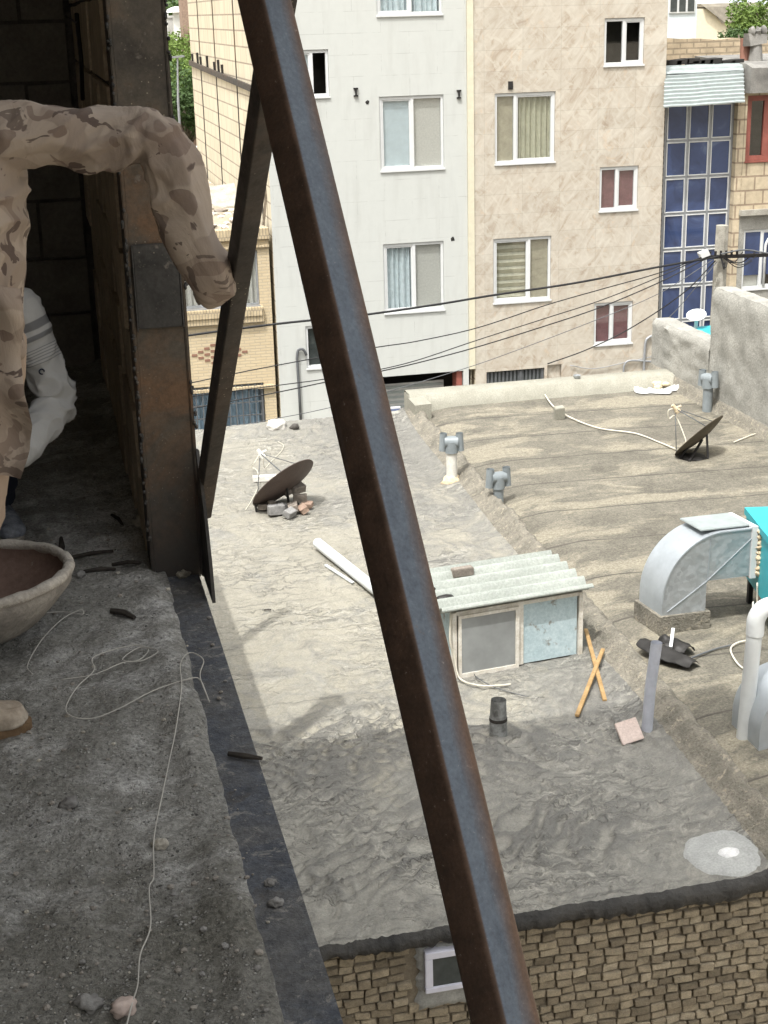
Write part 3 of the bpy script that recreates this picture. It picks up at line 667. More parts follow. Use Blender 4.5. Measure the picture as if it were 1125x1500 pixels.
lying('iron_offcut', 'twig', 'thin dark offcut nearest the foot of the steel column', 'offcut', Z7(438, 12), Z7(482, 50), .005, G_)
lying('iron_offcut', 'twig', 'dark peg lying behind the pan rim, pointing away', 'offcut', Z7(236, 180), Z7(240, 100), .008, G_)
p = V((.29, at_z(360, 1107, FLOOR-.02).y, FLOOR-.012)); b = MB(); a1 = at_z(335, 1104, FLOOR-.014); a2 = at_z(384, 1111, FLOOR-.010); b.tube([a1, (a1+a2)/2, a2], [.006, .0075, .004], 6)
tag(b.build('iron_offcut', 'twig', None, 50), 'dark nail like offcut jutting over the steel floor beam', 'offcut', G_)
def stone(px, py, r, mat, label, seed, grp='loose stones on the floor', up=None):
    p = fz(px, py); z = FLOOR-.02 if p.x > .255 else zf(min(p.x, .23), p.y)
    b = MB(); b.lump((p.x, p.y, z+r*.3), r*.9, r*.78, r*.6, seed, 3, .5); return tag(b.build('stone', mat, None, 180), label, 'stone', grp)
stone(210, 770, .032, 'stone', 'biggest pale stone, at the foot of the rusty column', 1)
stone(130, 1470, .024, 'greystone', 'blue grey lump at the lower left beside the string', 2)
stone(181, 1477, .022, 'tile', 'round pinkish stone touching the string at the bottom', 3)
stone(117, 845, .018, 'greystone', 'grey stone just right of the pan rim', 4)
stone(102, 1184, .020, 'greystone', 'flat grey stone on the lighter floor below the shoe', 5)
stone(235, 1235, .018, 'stone', 'pale stone close beside the middle of the string', 6)
stone(268, 835, .020, 'curb', 'yellowish mortar lump stuck on the steel beam', 8)
stone(403, 1311, .014, 'greystone', 'small grey stone resting on the steel beam', 9)
stone(395, 1281, .012, 'greystone', 'smaller dark stone on the steel beam above another', 10)
p = fz(95, 521); b = MB(); b.bar(fz(72, 521, .02), fz(118, 517, .02), .12, .03, (0, 0, 1), .004); tag(b.build('broken_tile', 'redbrick'), 'flat reddish broken brick in the dark room', 'brick')
# loose grit and crumbs
b = MB(); random.seed(3)
for k in range(1500):
    if k < 1000: px, py = random.uniform(0, 400), 760+740*random.random()**.9
    else: px, py = random.uniform(40, 230), random.uniform(470, 800)
    p = fz(px, py)
    if p.x > .335: continue
    on = p.x > .255
    if on and random.random() < .5: continue
    z = FLOOR-.02 if on else zf(min(p.x, .234), p.y)
    r = .0014+.0052*random.random()**5; b.cur = random.choice((0, 0, 0, 0, 0, 1, 1, 2))
    b.lump((p.x, p.y, z+r*.4), r*1.2, r, r*.8, k, 1, .4)
stuff(b.build('grit', ('pancrete', 'greystone', 'stone'), None, None))

# ================================================================== the two flat roofed houses
footX = lambda y: 3.99+.034*(y-8.5)
def zr2(x, y):
    z = RR+.008*fbm(x*.4, y*.4, 9, 2)+.006*fbm(x*4, y*4, 2, 3); fr_ = ((y+.06*x)/.93) % 1
    k = max(0, 1-(x-footX(y)-.25)/.5)
    return z-.07*k*k+(-.10*((7.5-y)/.4)**2 if y < 7.5 else 0)
t = thing('brick_house', 'low tan brick house with wrinkled dusty felt roof right below the steel beam', 'house', (2.3, 12, GROUND))
house1 = t
def fold(q, w_):
    n = noise.noise(q); return max(0.0, 1-abs(n)*w_)
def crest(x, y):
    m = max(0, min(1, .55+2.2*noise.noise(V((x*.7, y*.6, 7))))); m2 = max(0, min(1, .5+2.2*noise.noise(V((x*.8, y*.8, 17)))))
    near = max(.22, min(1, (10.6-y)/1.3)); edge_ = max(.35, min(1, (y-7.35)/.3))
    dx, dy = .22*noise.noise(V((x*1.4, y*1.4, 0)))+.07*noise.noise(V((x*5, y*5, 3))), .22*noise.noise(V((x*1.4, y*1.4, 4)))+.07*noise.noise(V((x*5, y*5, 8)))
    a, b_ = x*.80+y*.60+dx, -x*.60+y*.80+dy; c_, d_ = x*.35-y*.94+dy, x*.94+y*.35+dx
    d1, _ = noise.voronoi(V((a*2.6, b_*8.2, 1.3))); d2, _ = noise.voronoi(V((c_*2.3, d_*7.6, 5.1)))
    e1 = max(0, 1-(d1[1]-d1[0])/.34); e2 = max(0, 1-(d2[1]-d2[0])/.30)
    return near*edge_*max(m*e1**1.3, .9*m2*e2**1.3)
def zroof(x, y):
    z = RL+.030*fbm(x*.5, y*.5, 3, 2)-.010+.046*crest(x, y)
    z += .006*fold(V((x*6, y*8, 2)), 4)+.005*noise.noise(V((x*16, y*16, 0)))
    if y < 7.5: z -= .015*((7.5-y)/.4)**2
    if y > 17.2: z += .10*((y-17.2)/.8)**1.5
    k = x-(footX(y)-.25)
    if k > 0: z += .05*(k/.25)**2
    return z
ys = lin(7.1, 10.6, 210)+lin(10.6, 18.0, 220)[1:]
nx = 190
b = MB()
b.grid(list(range(nx+1)), ys, lambda i, y: (.4+(footX(y)-.4)*i/nx, y, zroof(.4+(footX(y)-.4)*i/nx, y)))
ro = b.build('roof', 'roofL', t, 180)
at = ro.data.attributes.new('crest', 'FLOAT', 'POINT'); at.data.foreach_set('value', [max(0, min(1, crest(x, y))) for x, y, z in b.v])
b = MB()                                         # crumbly ridge between the two roofs
def ridge(i, y):
    f = [(0, None), (.05, .05), (.09, .11), (.13, .17), (.165, .205), (.195, .205), (.22, .16), (.25, .05), (.29, -.02)][int(i)]
    x = footX(y)+f[0]; n = noise.noise(V((i*.5, y*4.5, 2)))*.026+noise.noise(V((i*.2, y*1.3, 5)))*.03+noise.noise(V((i*1.1, y*17, 8)))*.013
    if f[1] is None: return (x-.004, y, zroof(x-.004, y)-.006)
    if i == 8: return (x, y, RR-.10)
    return (x+n*.9, y, RL+.04+f[1]*(.60+.9*n*8*.3)+n*.55)
b.grid(list(range(9)), lin(7.1, 18.1, 520), ridge)
b.build('roof_ridge', 'curb', t, 180)
b = MB()                                         # torn black bitumen edge hanging over the bricks
xs_ = lin(.4, 8.2, 760)
def drip(x, k):
    n = noise.noise(V((x*3.5, 1, 0)))+.5*noise.noise(V((x*11, 2, 0)))
    zt = (zroof(min(x, footX(7.1)-.01), 7.1) if x < footX(7.1) else (RL+.12+(zr2(x, 7.1)-RL-.12)*max(0, min(1, (x-footX(7.1)-.12)/.3))))
    n2 = noise.noise(V((x*23, k*2, 3))); sc_ = .52+.11*min(x, 4.5); lo = [.0, .03+.008*n2, (.10+.035*n+.012*n2)*sc_, (.145+.05*n+.02*n2)*sc_][k]; out = [0.0, .030+.014*n+.01*n2, .045+.018*n+.012*n2, .016][k]
    return (x, 7.1-out, zt+.004-lo)
b.grid(xs_, [0, 1, 2, 3], lambda x, k: drip(x, int(k))); b.build('bitumen_edge', 'tar', t, 180)
# brickwork: the bricks one sees from above, courses uneven
b = MB(); random.seed(11); WZ0, WZ1 = at_y(640, 1392, 7.1), at_y(640, 1450, 7.1)
wx0, wx1, wz1, wz0 = at_y(620, 1400, 7.1).x, at_y(620, 1400, 7.1).x+.46, at_y(622, 1391, 7.1).z, at_y(622, 1450, 7.1).z
z = RL-.075; row = 0; nbr = 0
while z > GROUND+.02:
    x = .4-random.uniform(0, .1)
    while x < 6.6:
        l = random.choice((.085, .095, .10, .105, .11, .125)); wob = .012*noise.noise(V((x*1.5, z*2, 0)))
        if not (x+l > wx0-.012 and x < wx1+.012 and z > wz0-.10 and z-.06 < wz1+.01):
            b.obox((x+l/2, 7.162+random.uniform(-.012, .010), z-.026+wob), V((l/2-random.uniform(.003, .008), random.uniform(-.006, .006), random.uniform(-.005, .005))), (0, .05, 0), (random.uniform(-.004, .004), 0, .0235+random.uniform(-.004, .002)), .003); nbr += 1
        x += l
    z -= .0575; row += 1
bw = b.build('brick_wall', 'brick', t, 40); per = len(b.f)//nbr; at = bw.data.attributes.new('tone', 'FLOAT', 'FACE'); tv = [random.random() for _ in range(nbr+1)]; at.data.foreach_set('value', [tv[min(k//per, nbr)] for k in range(len(b.f))])
b = MB(); b.box(.4, 6.6, 7.135, 7.5, GROUND, RL-.15); b.box(.4, .5, 7.501, 18, GROUND, RL-.15); b.box(.501, 4.3, 17.6, 18.0, GROUND, RL-.15); b.build('mortar_core', 'brickgap', t)
fr = MB()
F = .046
for X0, X1, Z0, Z1 in ((wx0, wx1, wz1-F, wz1), (wx0, wx1, wz0, wz0+F*.8), (wx0, wx0+F, wz0+F*.8, wz1-F), (wx1-F, wx1, wz0+F*.8, wz1-F)): fr.box(X0, X1, 7.055, 7.132, Z0, Z1, 0, .004)
M['lilacframe'] = flat('lilac_white_window_frame', (.60, .61, .70), .5, 0, .05)
wf = fr.build('window', 'lilacframe', t); b = MB(); b.box(wx0+F+.001, wx1-F-.001, 7.068, 7.085, wz0+F*.8+.001, wz1-F-.001); b.build('pane', 'cur_dark', wf)
pcx, pcz, prx, prz = (wx0+wx1)/2, (wz0+wz1)/2-.06, (wx1-wx0)/2+.055, (wz1-wz0)/2+.10
def smear(k, s_):
    a = 2*math.pi*k/72; ca, sa = math.cos(a), math.sin(a); q_ = s_*(1+.22*noise.noise(V((ca*2.2, sa*2.2, 3)))+.10*noise.noise(V((ca*9, sa*9, 5))))/max(abs(ca), abs(sa))**.75
    x, z = pcx+prx*q_*ca, min(pcz+prz*q_*sa, wz1+.03); return (x, 7.104-.008*(s_ < .9)+.014*noise.noise(V((x*9, z*9, 0)))+.008*noise.noise(V((x*33, z*33, 0)))+.05*(s_ > .99), z)
b = MB(); b.grid(list(range(73)), [.02, .3, .55, .75, .9, 1.0], smear); b.build('cement_patch', 'cementpatch', t, 180)
# round cement patch on the roof corner
c = at_z(1068, 1240, RL+.06); b = MB()
def disc(cx, cy, r, z, k, sy=.95, seed=0):
    n = 64; vs = [(cx, cy, z+k)]
    for rr, dz in ((.5, k*.9), (.8, k*.7), (1, -.01)):
        for i in range(n):
            a = 2*math.pi*i/n; q = r*rr*(1+.07*noise.noise(V((math.cos(a)*2, math.sin(a)*2, seed))))
            x, y = cx+q*math.cos(a), cy+q*sy*math.sin(a); vs.append((x, y, z+dz))
    fs = [(0, 1+i, 1+(i+1) % n) for i in range(n)]+[(1+j*n+i, 1+(j+1)*n+i, 1+(j+1)*n+(i+1) % n, 1+j*n+(i+1) % n) for j in range(2) for i in range(n)]
    return vs, fs
def patch(cx, cy, r, up, seed, sy):
    def f(i, k):
        a = 2*math.pi*i/64; q = r*k*(1+.10*noise.noise(V((math.cos(a)*1.8, math.sin(a)*1.8, seed)))+.03*noise.noise(V((math.cos(a)*7, math.sin(a)*7, seed))))
        x, y = cx+q*math.cos(a), cy+q*sy*math.sin(a); z = zroof(min(x, footX(y)-.02), y) if x < footX(y)+.02 else RL+.06
        sm = (zroof(cx, cy)+RL+.03)/2
        return (x, y, (z*.6+sm*.4)+up*(1-k**4)-.012*(k > .99))
    return f
b.grid(list(range(65)), [.02, .2, .4, .55, .7, .82, .92, 1.0], patch(c.x-.02, c.y+.03, .245, .022, 1, 1.05)); pt = b.build('cement_disc', 'cementpatch', t, 180)
b = MB(); b.grid(list(range(65)), [.02, .3, .6, .85, 1.0], patch(c.x+.0, c.y+.0, .085, .036, 6, .85)); b.build('white_spot', 'palecement', pt, 180)
# small window glass etc. done; second house to the right
t = thing('neighbour_house', 'flat gritty roofed house beyond the crumbly ridge, with cream parapet', 'house', (6.3, 12, GROUND))
house2 = t
b = MB(); b.grid(lin(0, 1, 130), lin(7.1, 18.1, 280), lambda s, y: (footX(y)+.25+(8.2-footX(y)-.25)*s, y, zr2(footX(y)+.25+(8.2-footX(y)-.25)*s, y))); b.build('roof', 'roofR', t, 180)
pz = at_y(780, 560, 18.25).z
b = MB(); x0 = at_z(592, 590, RR).x
b.grid(lin(x0, 8.3, 80), list(range(6)), lambda x, k: [(x, 18.0, zr2(x, 18.0)-.02), (x, 18.03+.01*noise.noise(V((x*5, 0, 0))), RR+.05), (x, 18.10, pz-.02+.012*noise.noise(V((x*4, 1, 0)))), (x, 18.16, pz+.008*noise.noise(V((x*6, 2, 0)))), (x, 18.38, pz+.004), (x, 18.42, pz-.04)][int(k)])
b.box(x0, 8.3, 18.12, 18.41, GROUND, pz-.03)
b.box(x0-.02, x0+.18, 17.7, 18.12, RR-.1, pz-.03, .01)
b.build('parapet', 'parapet', t, 60)
b = MB(); b.box(6.65, 10, 7.14, 7.5, GROUND, RL-.1); b.build('front_wall', 'brickgap', t)

# rendered side wall at the right of that roof
XW = 8.1
def wallprof(y0, y1, zt, seed, n=60):
    b = MB(); ysx = lin(y0, y1, n); m = 18
    def top(y): return zt(y)+.018*noise.noise(V((y*3, seed, 0)))+.008*noise.noise(V((y*12, seed, 3)))
    b.grid(list(range(m+1)), ysx, lambda k, y: (XW+.020*fbm(y*3, k*.5, seed, 3)+(.05 if k == m else 0)*1, y, RR-.12+(top(y)-RR+.12)*k/m))
    b.grid([0, 1, 2], ysx, lambda k, y: (XW+.05+.13*k, y, top(y)-(.0 if k < 2 else .015)))
    for ye in (y0, y1): b.grid([0, 1, 2], list(range(m+1)), lambda k, j: (XW+.01+.13*k, ye+.01*noise.noise(V((k*2, j*.7, seed))), RR-.12+(top(ye)-RR+.12)*j/m))
    b.grid([0, 1], ysx, lambda k, y: (XW+.31, y, RR-.2 if k else top(y)-.015))
    return b
za = at_x(988, 482, XW).z; zb_ = at_x(1034, 502, XW).z; zt_ = at_x(1042, 420, XW).z
t = tag(wallprof(17.06, 18.9, lambda y: zb_+(za-zb_)*max(0, min(1, (y-17.1)/1.3)), 2).build('side_wall', 'plaster', None, 60), 'low rough cement rendered wall at the corner of the gritty roof', 'wall')
t = tag(wallprof(11.5, 17.05, lambda y: zt_, 5, 120).build('side_wall', 'plaster', None, 60), 'tall rough cement rendered wall along the right of the gritty roof', 'wall')
b = MB()
b.grid(lin(11.5, 18.9, 120), list(range(4)), lambda y, k: [(XW-.10, y, RR-.01), (XW-.05, y, RR+.05+.02*noise.noise(V((y*3, 0, 0)))), (XW-.015, y, RR+.14+.03*noise.noise(V((y*3, 4, 0)))), (XW+.03, y, RR+.15)][int(k)])
b.build('felt_upstand', 'curb', house2, 180)

# ================================================================== things on the roofs
def gr(px, py, z=RL): return at_z(px, py, z)
# --- dishes
def dish(name, label, c, normal, r, depth, back, lnb, stand, lnbcol='asb'):
    t = thing(name, label, 'satellite dish', (c[0], c[1], RL)); n = V(normal).normalized(); c = V(c)
    prof = [(r*k/10, -depth*(1-(k/10)**2)) for k in range(11)]; prof[0] = (.002, prof[0][1])
    b = MB(); b.cur = 0; b.lathe(c-n*.004, prof[::-1], 56, n); b.cur = 1; b.lathe(c, prof, 56, n)
    b.cur = 0; b.lathe(c, [(r-.002, -.004), (r+.006, -.003), (r+.006, .003), (r-.002, .001)], 56, n)
    b.build('reflector', (back, 'dishface'), t, 60)
    l = V(lnb)
    rot = V((0, 0, 1)).rotation_difference(n)
    b = MB(); b.tube([c+rot @ V((0, -r, 0)), l], .006, 6); b.tube([c+rot @ V((r*.9, .1, 0)), l], .005, 6); b.tube([c+rot @ V((-r*.9, .1, 0)), l], .005, 6)
    b.build('feed_arm', 'cablegrey', t, 180)
    dirn = (c-l).normalized(); b = MB(); b.tube([l-dirn*.05, l+dirn*.03], [.022, .026], 10); b.tube([l+dirn*.03, l+dirn*.06], .034, 12)
    b.tube([l, l+V((.07, 0, .025))], .012, 8)
    b.build('feed_horn', lnbcol, t, 40)
    for a_, e_ in stand: b = MB(); b.bar(a_, e_, .022, .022); b.build('stand_bar', 'darkmetal', t)
    return t
Yd = 14.85
lo, hi = at_y(371, 738, Yd-.02), at_y(458, 678, Yd+.10)
ctr = (lo+hi)/2; ax_ = (hi-lo); r_ = ax_.length/2; vw = (-ctr).normalized(); axn = ax_.normalized()
perp = axn.cross(vw).normalized(); perp = perp if perp.z > 0 else -perp
nrm = (perp-vw*.30).normalized(); nrm = (nrm-axn*nrm.dot(axn)).normalized()
lnb = at_y(381, 664, Yd+.15)
dish('satellite_dish', 'dark backed satellite dish held down by broken bricks on the dusty left roof', ctr, nrm, r_, .065, 'dishback', lnb, [((ctr-nrm*.07), (ctr.x+.05, ctr.y, RL+.02)), (lo+V((.02, 0, .0)), (lo.x+.03, lo.y, RL)), (V((ctr.x-.1, ctr.y-.02, RL+.02)), V((ctr.x+.16, ctr.y+.02, RL+.02)))])
Yd = 14.95
lo, hi = at_y(991, 662, Yd-.03), at_y(1056, 614, Yd+.12)
ctr2 = (lo+hi)/2; ax_ = hi-lo; r_ = ax_.length/2; vw = (-ctr2).normalized(); axn = ax_.normalized(); perp = axn.cross(vw).normalized(); perp = perp if perp.z > 0 else -perp
nrm = (perp-vw*.13).normalized(); nrm = (nrm-axn*nrm.dot(axn)).normalized(); lnb2 = at_y(989, 598, Yd+.1)
e0, e1, e2 = gr(995, 672, RR), gr(1037, 672, RR), gr(1010, 676, RR)
dish('satellite_dish', 'weathered brown backed satellite dish standing alone on the gritty right roof', ctr2, nrm, r_, .05, 'dishrust', lnb2, [(e0, ctr2-nrm*.05+V((-.12, 0, -.02))), (e1, ctr2-nrm*.05+V((.06, 0, .05))), (e2, ctr2-nrm*.06), (e0, e1), (e2, e1), (e0, e2)], 'bread')
b = MB(); b.add(*disc(gr(1015, 670, RR).x, gr(1015, 670, RR).y, .16, zr2(6.95, 14.95)+.004, .03, .9, 3)); tag(b.build('round_tray', 'blackrub', None, 180), 'dark round tray under the stand of the weathered dish', 'tray')
# rubble holding the left dish
random.seed(5); GR = 'broken bricks weighing down the left dish'
sp = [(395, 738, .07, 'rubble', 0), (385, 742, .05, 'rubble', .0), (405, 748, .085, 'greystone', 0), (418, 741, .07, 'greystone', 0), (430, 744, .08, 'rubble', 0), (444, 745, .07, 'redbrick', 0), (425, 752, .07, 'greystone', 0), (436, 728, .085, 'rubble', .10), (420, 730, .07, 'rubble', .09), (450, 738, .06, 'redbrick', .0), (402, 732, .07, 'rubble', .06), (440, 736, .07, 'rubble', .05)]
for k, (px, py, s, m, up) in enumerate(sp):
    p = gr(px, py+6); q = Matrix.Rotation(random.uniform(0, 3), 3, 'Z') @ Matrix.Rotation(random.uniform(-.5, .5), 3, 'X'); b = MB()
    hz = s*random.uniform(.42, .6)
    bm = bmesh.new(); bmesh.ops.create_cube(bm, size=2); bmesh.ops.bevel(bm, geom=bm.edges[:], offset=.12, segments=1, affect='EDGES'); bmesh.ops.subdivide_edges(bm, edges=bm.edges[:], cuts=1)
    for v in bm.verts: v.co = v.co*(1+.13*noise.noise(v.co*1.7+V((k*3, 0, 0))))
    for v in bm.verts: w_ = q @ V((v.co.x*s, v.co.y*s*.62, v.co.z*hz)); v.co = V((p.x, p.y, RL+.01+hz+up))+w_
    b.bm(bm); tag(b.build('broken_brick', m), 'reddish broken brick at the right end of the dish pile' if m == 'redbrick' else ('grey mortar chunk in front of the dish pile' if m == 'greystone' else 'broken brown brick in the pile under the left dish'), 'brick', GR)
b = MB(); a1, a2 = gr(371, 705), gr(405, 703); b.bar(a1+V((0, 0, .03)), a2+V((0, 0, .03)), .08, .05, (0, 0, 1), .004); tag(b.build('white_batten', 'whitestone'), 'short white block lying behind the left dish', 'block')
b = MB(); b.tube(spline([lnb, lnb+V((-.10, -.05, -.12)), gr(369, 690)+V((0, 0, .05)), gr(378, 702)+V((0, 0, .09)), gr(378, 716)+V((0, 0, .03)), gr(368, 735)+V((0, 0, .01)), gr(360, 748)+V((0, 0, .01))], 8), .004, 6)
tag(b.build('aerial_cable', 'cablewhite', None, 180), 'white cable dropping from the feed of the left dish', 'cable')
b = MB(); b.tube(spline([lnb+V((.03, 0, -.02)), gr(388, 690)+V((0, 0, .04)), gr(398, 676)+V((0, 0, .01)), gr(412, 662)+V((0, 0, .01)), gr(415, 653)+V((0, 0, .01)), gr(407, 648)+V((0, 0, .01))], 8), .0035, 6)
tag(b.build('aerial_cable', 'cablewhite', None, 180), 'thin cable curling from the left dish to the far roof edge', 'cable')
p = gr(405, 634); b = MB(); b.lump((p.x, p.y, zroof(p.x, 17.7)+.05), .12, .09, .085, 3, 3, .4); tag(b.build('white_stone', 'whitestone', None, 180), 'white lump on the far edge of the left roof', 'stone')
p = gr(432, 634); b = MB(); b.lump((p.x, p.y, zroof(p.x, 17.7)+.03), .06, .05, .05, 5, 2, .4); tag(b.build('dark_stone', 'mortar', None, 180), 'small dark lump beside the white lump on the roof edge', 'stone')
# cable and block on right roof
b = MB(); b.tube(spline([at_y(783, 558, 18.3), gr(795, 580, RR)+V((0, 0, .06)), gr(812, 602, RR)+V((0, 0, .05)), gr(840, 617, RR)+V((0, 0, .03)), gr(880, 630, RR)+V((0, 0, .02)), gr(930, 637, RR)+V((0, 0, .02)), gr(965, 650, RR)+V((0, 0, .02)), gr(991, 662, RR)+V((0, 0, .03))], 8), .009, 6)
tag(b.build('aerial_cable', 'cablewhite', None, 180), 'cream cable snaking from the weathered dish to the parapet', 'cable')
b = MB(); b.tube(spline([gr(1075, 650, RR)+V((0, 0, .02)), gr(1100, 640, RR)+V((0, 0, .02)), gr(1112, 636, RR)+V((0, 0, .02))], 6), .008, 6); tag(b.build('aerial_cable', 'cablewhite', None, 180), 'short cream cable end near the tall rendered wall', 'cable')
b = MB(); b.tube(spline([lnb2, lnb2+V((-.08, 0, -.02)), lnb2+V((-.06, .02, -.12)), lnb2+V((.02, .02, -.10)), at_y(1003, 640, Yd+.03), ctr2-axn*r_*.55+nrm*.01], 8), .007, 6); tag(b.build('aerial_cable', 'cablewhite', None, 180), 'cream cable hanging from the feed of the weathered dish', 'cable')
p = gr(819, 614, RR); b = MB(); b.obox((p.x, p.y, RR+.085), (.062, .0, .005), (0, .04, .01), (-.005, -.01, .075), .006); tag(b.build('pale_block', 'parapet'), 'small pale upright block holding the cream cable', 'block')
# bag of dry bread
c = gr(956, 568, RR); b = MB()
def bag(i, k):
    a = 2*math.pi*i/96; rr = [.22, .27, .33, .36][int(k)]*(1+.22*noise.noise(V((math.cos(a)*2.2, math.sin(a)*2.2, 1+k*.2)))+.10*noise.noise(V((math.cos(a)*6, math.sin(a)*6, 4+k*.5)))); z = [.01, .05+.05*noise.noise(V((math.cos(a)*4, math.sin(a)*4, 0))), .055+.06*noise.noise(V((math.cos(a)*5, math.sin(a)*5, 7))), .004][int(k)]
    return (c.x+rr*math.cos(a)*1.05, c.y+rr*math.sin(a)*1.1, zr2(c.x, c.y)+.012+z)
b.grid(list(range(97)), [0, 1, 2, 3], bag); t = tag(b.build('plastic_bag', 'plasticbag', None, 180), 'crumpled white plastic bag spread open in the roof corner', 'bag')
for k in range(16):
    a = random.uniform(0, 6.3); q = .16*random.random()**.5; b = MB(); b.lump((c.x+q*math.cos(a), c.y+q*math.sin(a)-.03, RR+.05+.03*random.random()), .06, .045, .03, k, 2, .4)
    tag(b.build('bread_piece', 'bread', None, 180), 'piece of dry bread heaped on the white plastic bag', 'bread', 'dry bread on the plastic bag')
p = at_y(847, 558, 18.2); b = MB(); b.lathe((p.x, 18.25, pz+.004), [(.03, 0), (.045, .02), (.05, .045), (.046, .045), (.04, .02), (.002, .012)], 20); tag(b.build('tin_bowl', 'galv', None, 60), 'small tin bowl standing on the cream parapet', 'bowl')
# --- vents: upright pipe, tee and two drooping ends
def vent(label, base, h, r, mat, pmat, ori, armr, arml):
    t = thing('vent_pipe', label, 'vent pipe', base); x, y, z = base; b = MB(); b.tube([(x, y, z-.05), (x, y, z+h)], r, 16); b.build('riser', pmat, t, 50)
    b = MB(); d = V((math.cos(ori), math.sin(ori), 0)); top = V((x, y, z+h))
    b.tube([top-V((0, 0, .06)), top+V((0, 0, .07))], r*1.25, 16); b.tube([top-d*arml+V((0, 0, .06)), top+d*arml+V((0, 0, .06))], r*1.1, 14)
    b.build('tee', mat, t, 50)
    for s in (-1, 1):
        e = top+d*s*(arml+r*.4)+V((0, 0, .06)); m = MB()
        n_ = 18; lo_, hi_ = e+V((0, 0, -.10))-d*s*.0, e+V((0, 0, .10))-d*s*.012; m.tube([lo_, hi_], armr, n_, False); m.tube([lo_, hi_], armr*.82, n_, False)
        m.cur = 1; m.tube([hi_-V((0, 0, .03)), hi_-V((0, 0, .025))], armr*.83, n_)
        m.build('cowl', (mat, 'void'), t, 50)
    return t
p = gr(662, 708); vent('cream vent pipe with grey double cowl at the foot of the ridge', (p.x, p.y, RL), .42, .060, 'pvcg', 'asb', -.25, .040, .075)
b = MB(); b.lump((p.x, p.y, RL+.02), .1, .09, .10, 4, 3, .4); tag(b.build('mortar_collar', 'bread', None, 180), 'lump of mortar round the foot of the cream vent pipe', 'mortar')
p = gr(730, 731, RR); vent('short grey vent pipe with double cowl on the gritty roof by the ridge', (p.x, p.y, RR), .18, .055, 'pvcg', 'pvcg', .1, .042, .08)
p = gr(1062, 598, RR); vent('grey vent pipe with cowls against the tall rendered wall', (XW-.13, p.y-.05, RR), .36, .062, 'pvcg', 'pvcg', -1.0, .046, .075)
# --- long white pipe on the left roof
a1, a2 = gr(466, 806), gr(600, 915); b = MB(); a1.z = a2.z = RL+.075
b.tube([a1, a2], .052, 20, False); b.tube([a1, a2], .046, 20, False); tag(b.build('plastic_pipe', 'pvcw', None, 60), 'long white plastic pipe lying on the dusty left roof', 'pipe')
b = MB(); b.bar(gr(477, 832)+V((0, 0, .03)), gr(517, 858)+V((0, 0, .03)), .03, .012); tag(b.build('white_strip', 'pvcw'), 'thin white strip lying beside the long white pipe', 'strip')
p = gr(392, 896); b = MB(); b.tube([p+V((-.03, 0, .02)), p+V((.03, -.01, .02))], .008, 6); tag(b.build('bent_nail', 'twig'), 'tiny dark offcut alone on the sunny part of the left roof', 'offcut')
# --- hutch
fl, frt = gr(665, 990), gr(849, 957); fl.z = frt.z = RL
ux = (frt-fl).normalized(); uy = V((-ux.y, ux.x, 0)); L = (frt-fl).length
hL = at_y(662, 893, fl.y).z-RL; hR = at_y(850, 868, frt.y).z-RL; D = .62
t = thing('roof_hutch', 'small glazed hutch with corrugated cement roof standing on the left roof', 'hutch', ((fl+frt)/2).to_tuple())
P = lambda a, d, h: fl+ux*a+uy*d+V((0, 0, h))
H = (hL+hR)/2
mid = L*.515
b = MB(); b.prism([P(mid+.03, .0, .0), P(L-.03, 0, 0), P(L-.03, 0, H-.03), P(mid+.03, 0, H-.03)], uy*.012); b.build('front_panel', 'bluepanel', t)
b = MB(); b.prism([P(.0, .02, 0), P(0, D, 0), P(0, D, H+.02), P(0, .02, H-.01)], ux*.012); b.build('end_panel', 'bluepanel', t)
b = MB(); b.prism([P(L, .02, 0), P(L, D, 0), P(L, D, H+.02), P(L, .02, H-.01)], -ux*.012); b.build('end_panel', 'bluepanel', t)
b = MB(); b.prism([P(.0, D, 0), P(L, D, 0), P(L, D, H+.02), P(0, D, H+.02)], -uy*.012); b.build('back_panel', 'bluepanel', t)
b = MB()
for a0 in (-.015, L-.02): b.prism([P(a0, -.02, -.02), P(a0+.035, -.02, -.02), P(a0+.035, .02, -.02), P(a0, .02, -.02)], (0, 0, H+.01))
b.prism([P(mid-.015, -.012, 0), P(mid+.028, -.012, 0), P(mid+.028, .02, 0), P(mid-.015, .02, 0)], (0, 0, H))
b.prism([P(.02, -.015, H-.035), P(L-.02, -.015, H-.035), P(L-.02, .03, H-.035), P(.02, .03, H-.035)], (0, 0, .03))
b.build('angle_frame', 'woodframe', t)
b = MB(); o_ = -.035
for p4 in ([P(.03, o_, -.03), P(mid-.02, o_, -.03), P(mid-.02, o_, .02), P(.03, o_, .02)], [P(.03, o_, H-.06), P(mid-.02, o_, H-.06), P(mid-.02, o_, H-.035), P(.03, o_, H-.035)], [P(.03, o_, .02), P(.055, o_, .02), P(.055, o_, H-.06), P(.03, o_, H-.06)], [P(mid-.05, o_, .02), P(mid-.02, o_, .02), P(mid-.02, o_, H-.06), P(mid-.05, o_, H-.06)]): b.prism(p4, uy*.022)
fo_ = b.build('window', 'woodframe', t)
M['frost'] = flat('dusty_hutch_glass', (.26, .27, .265), .3, 0, .28, 1.3, .0, .6)
b = MB(); b.prism([P(.055, o_+.008, .02), P(mid-.05, o_+.008, .02), P(mid-.05, o_+.008, H-.06), P(.055, o_+.008, H-.06)], uy*.006); b.build('pane', 'frost', fo_)
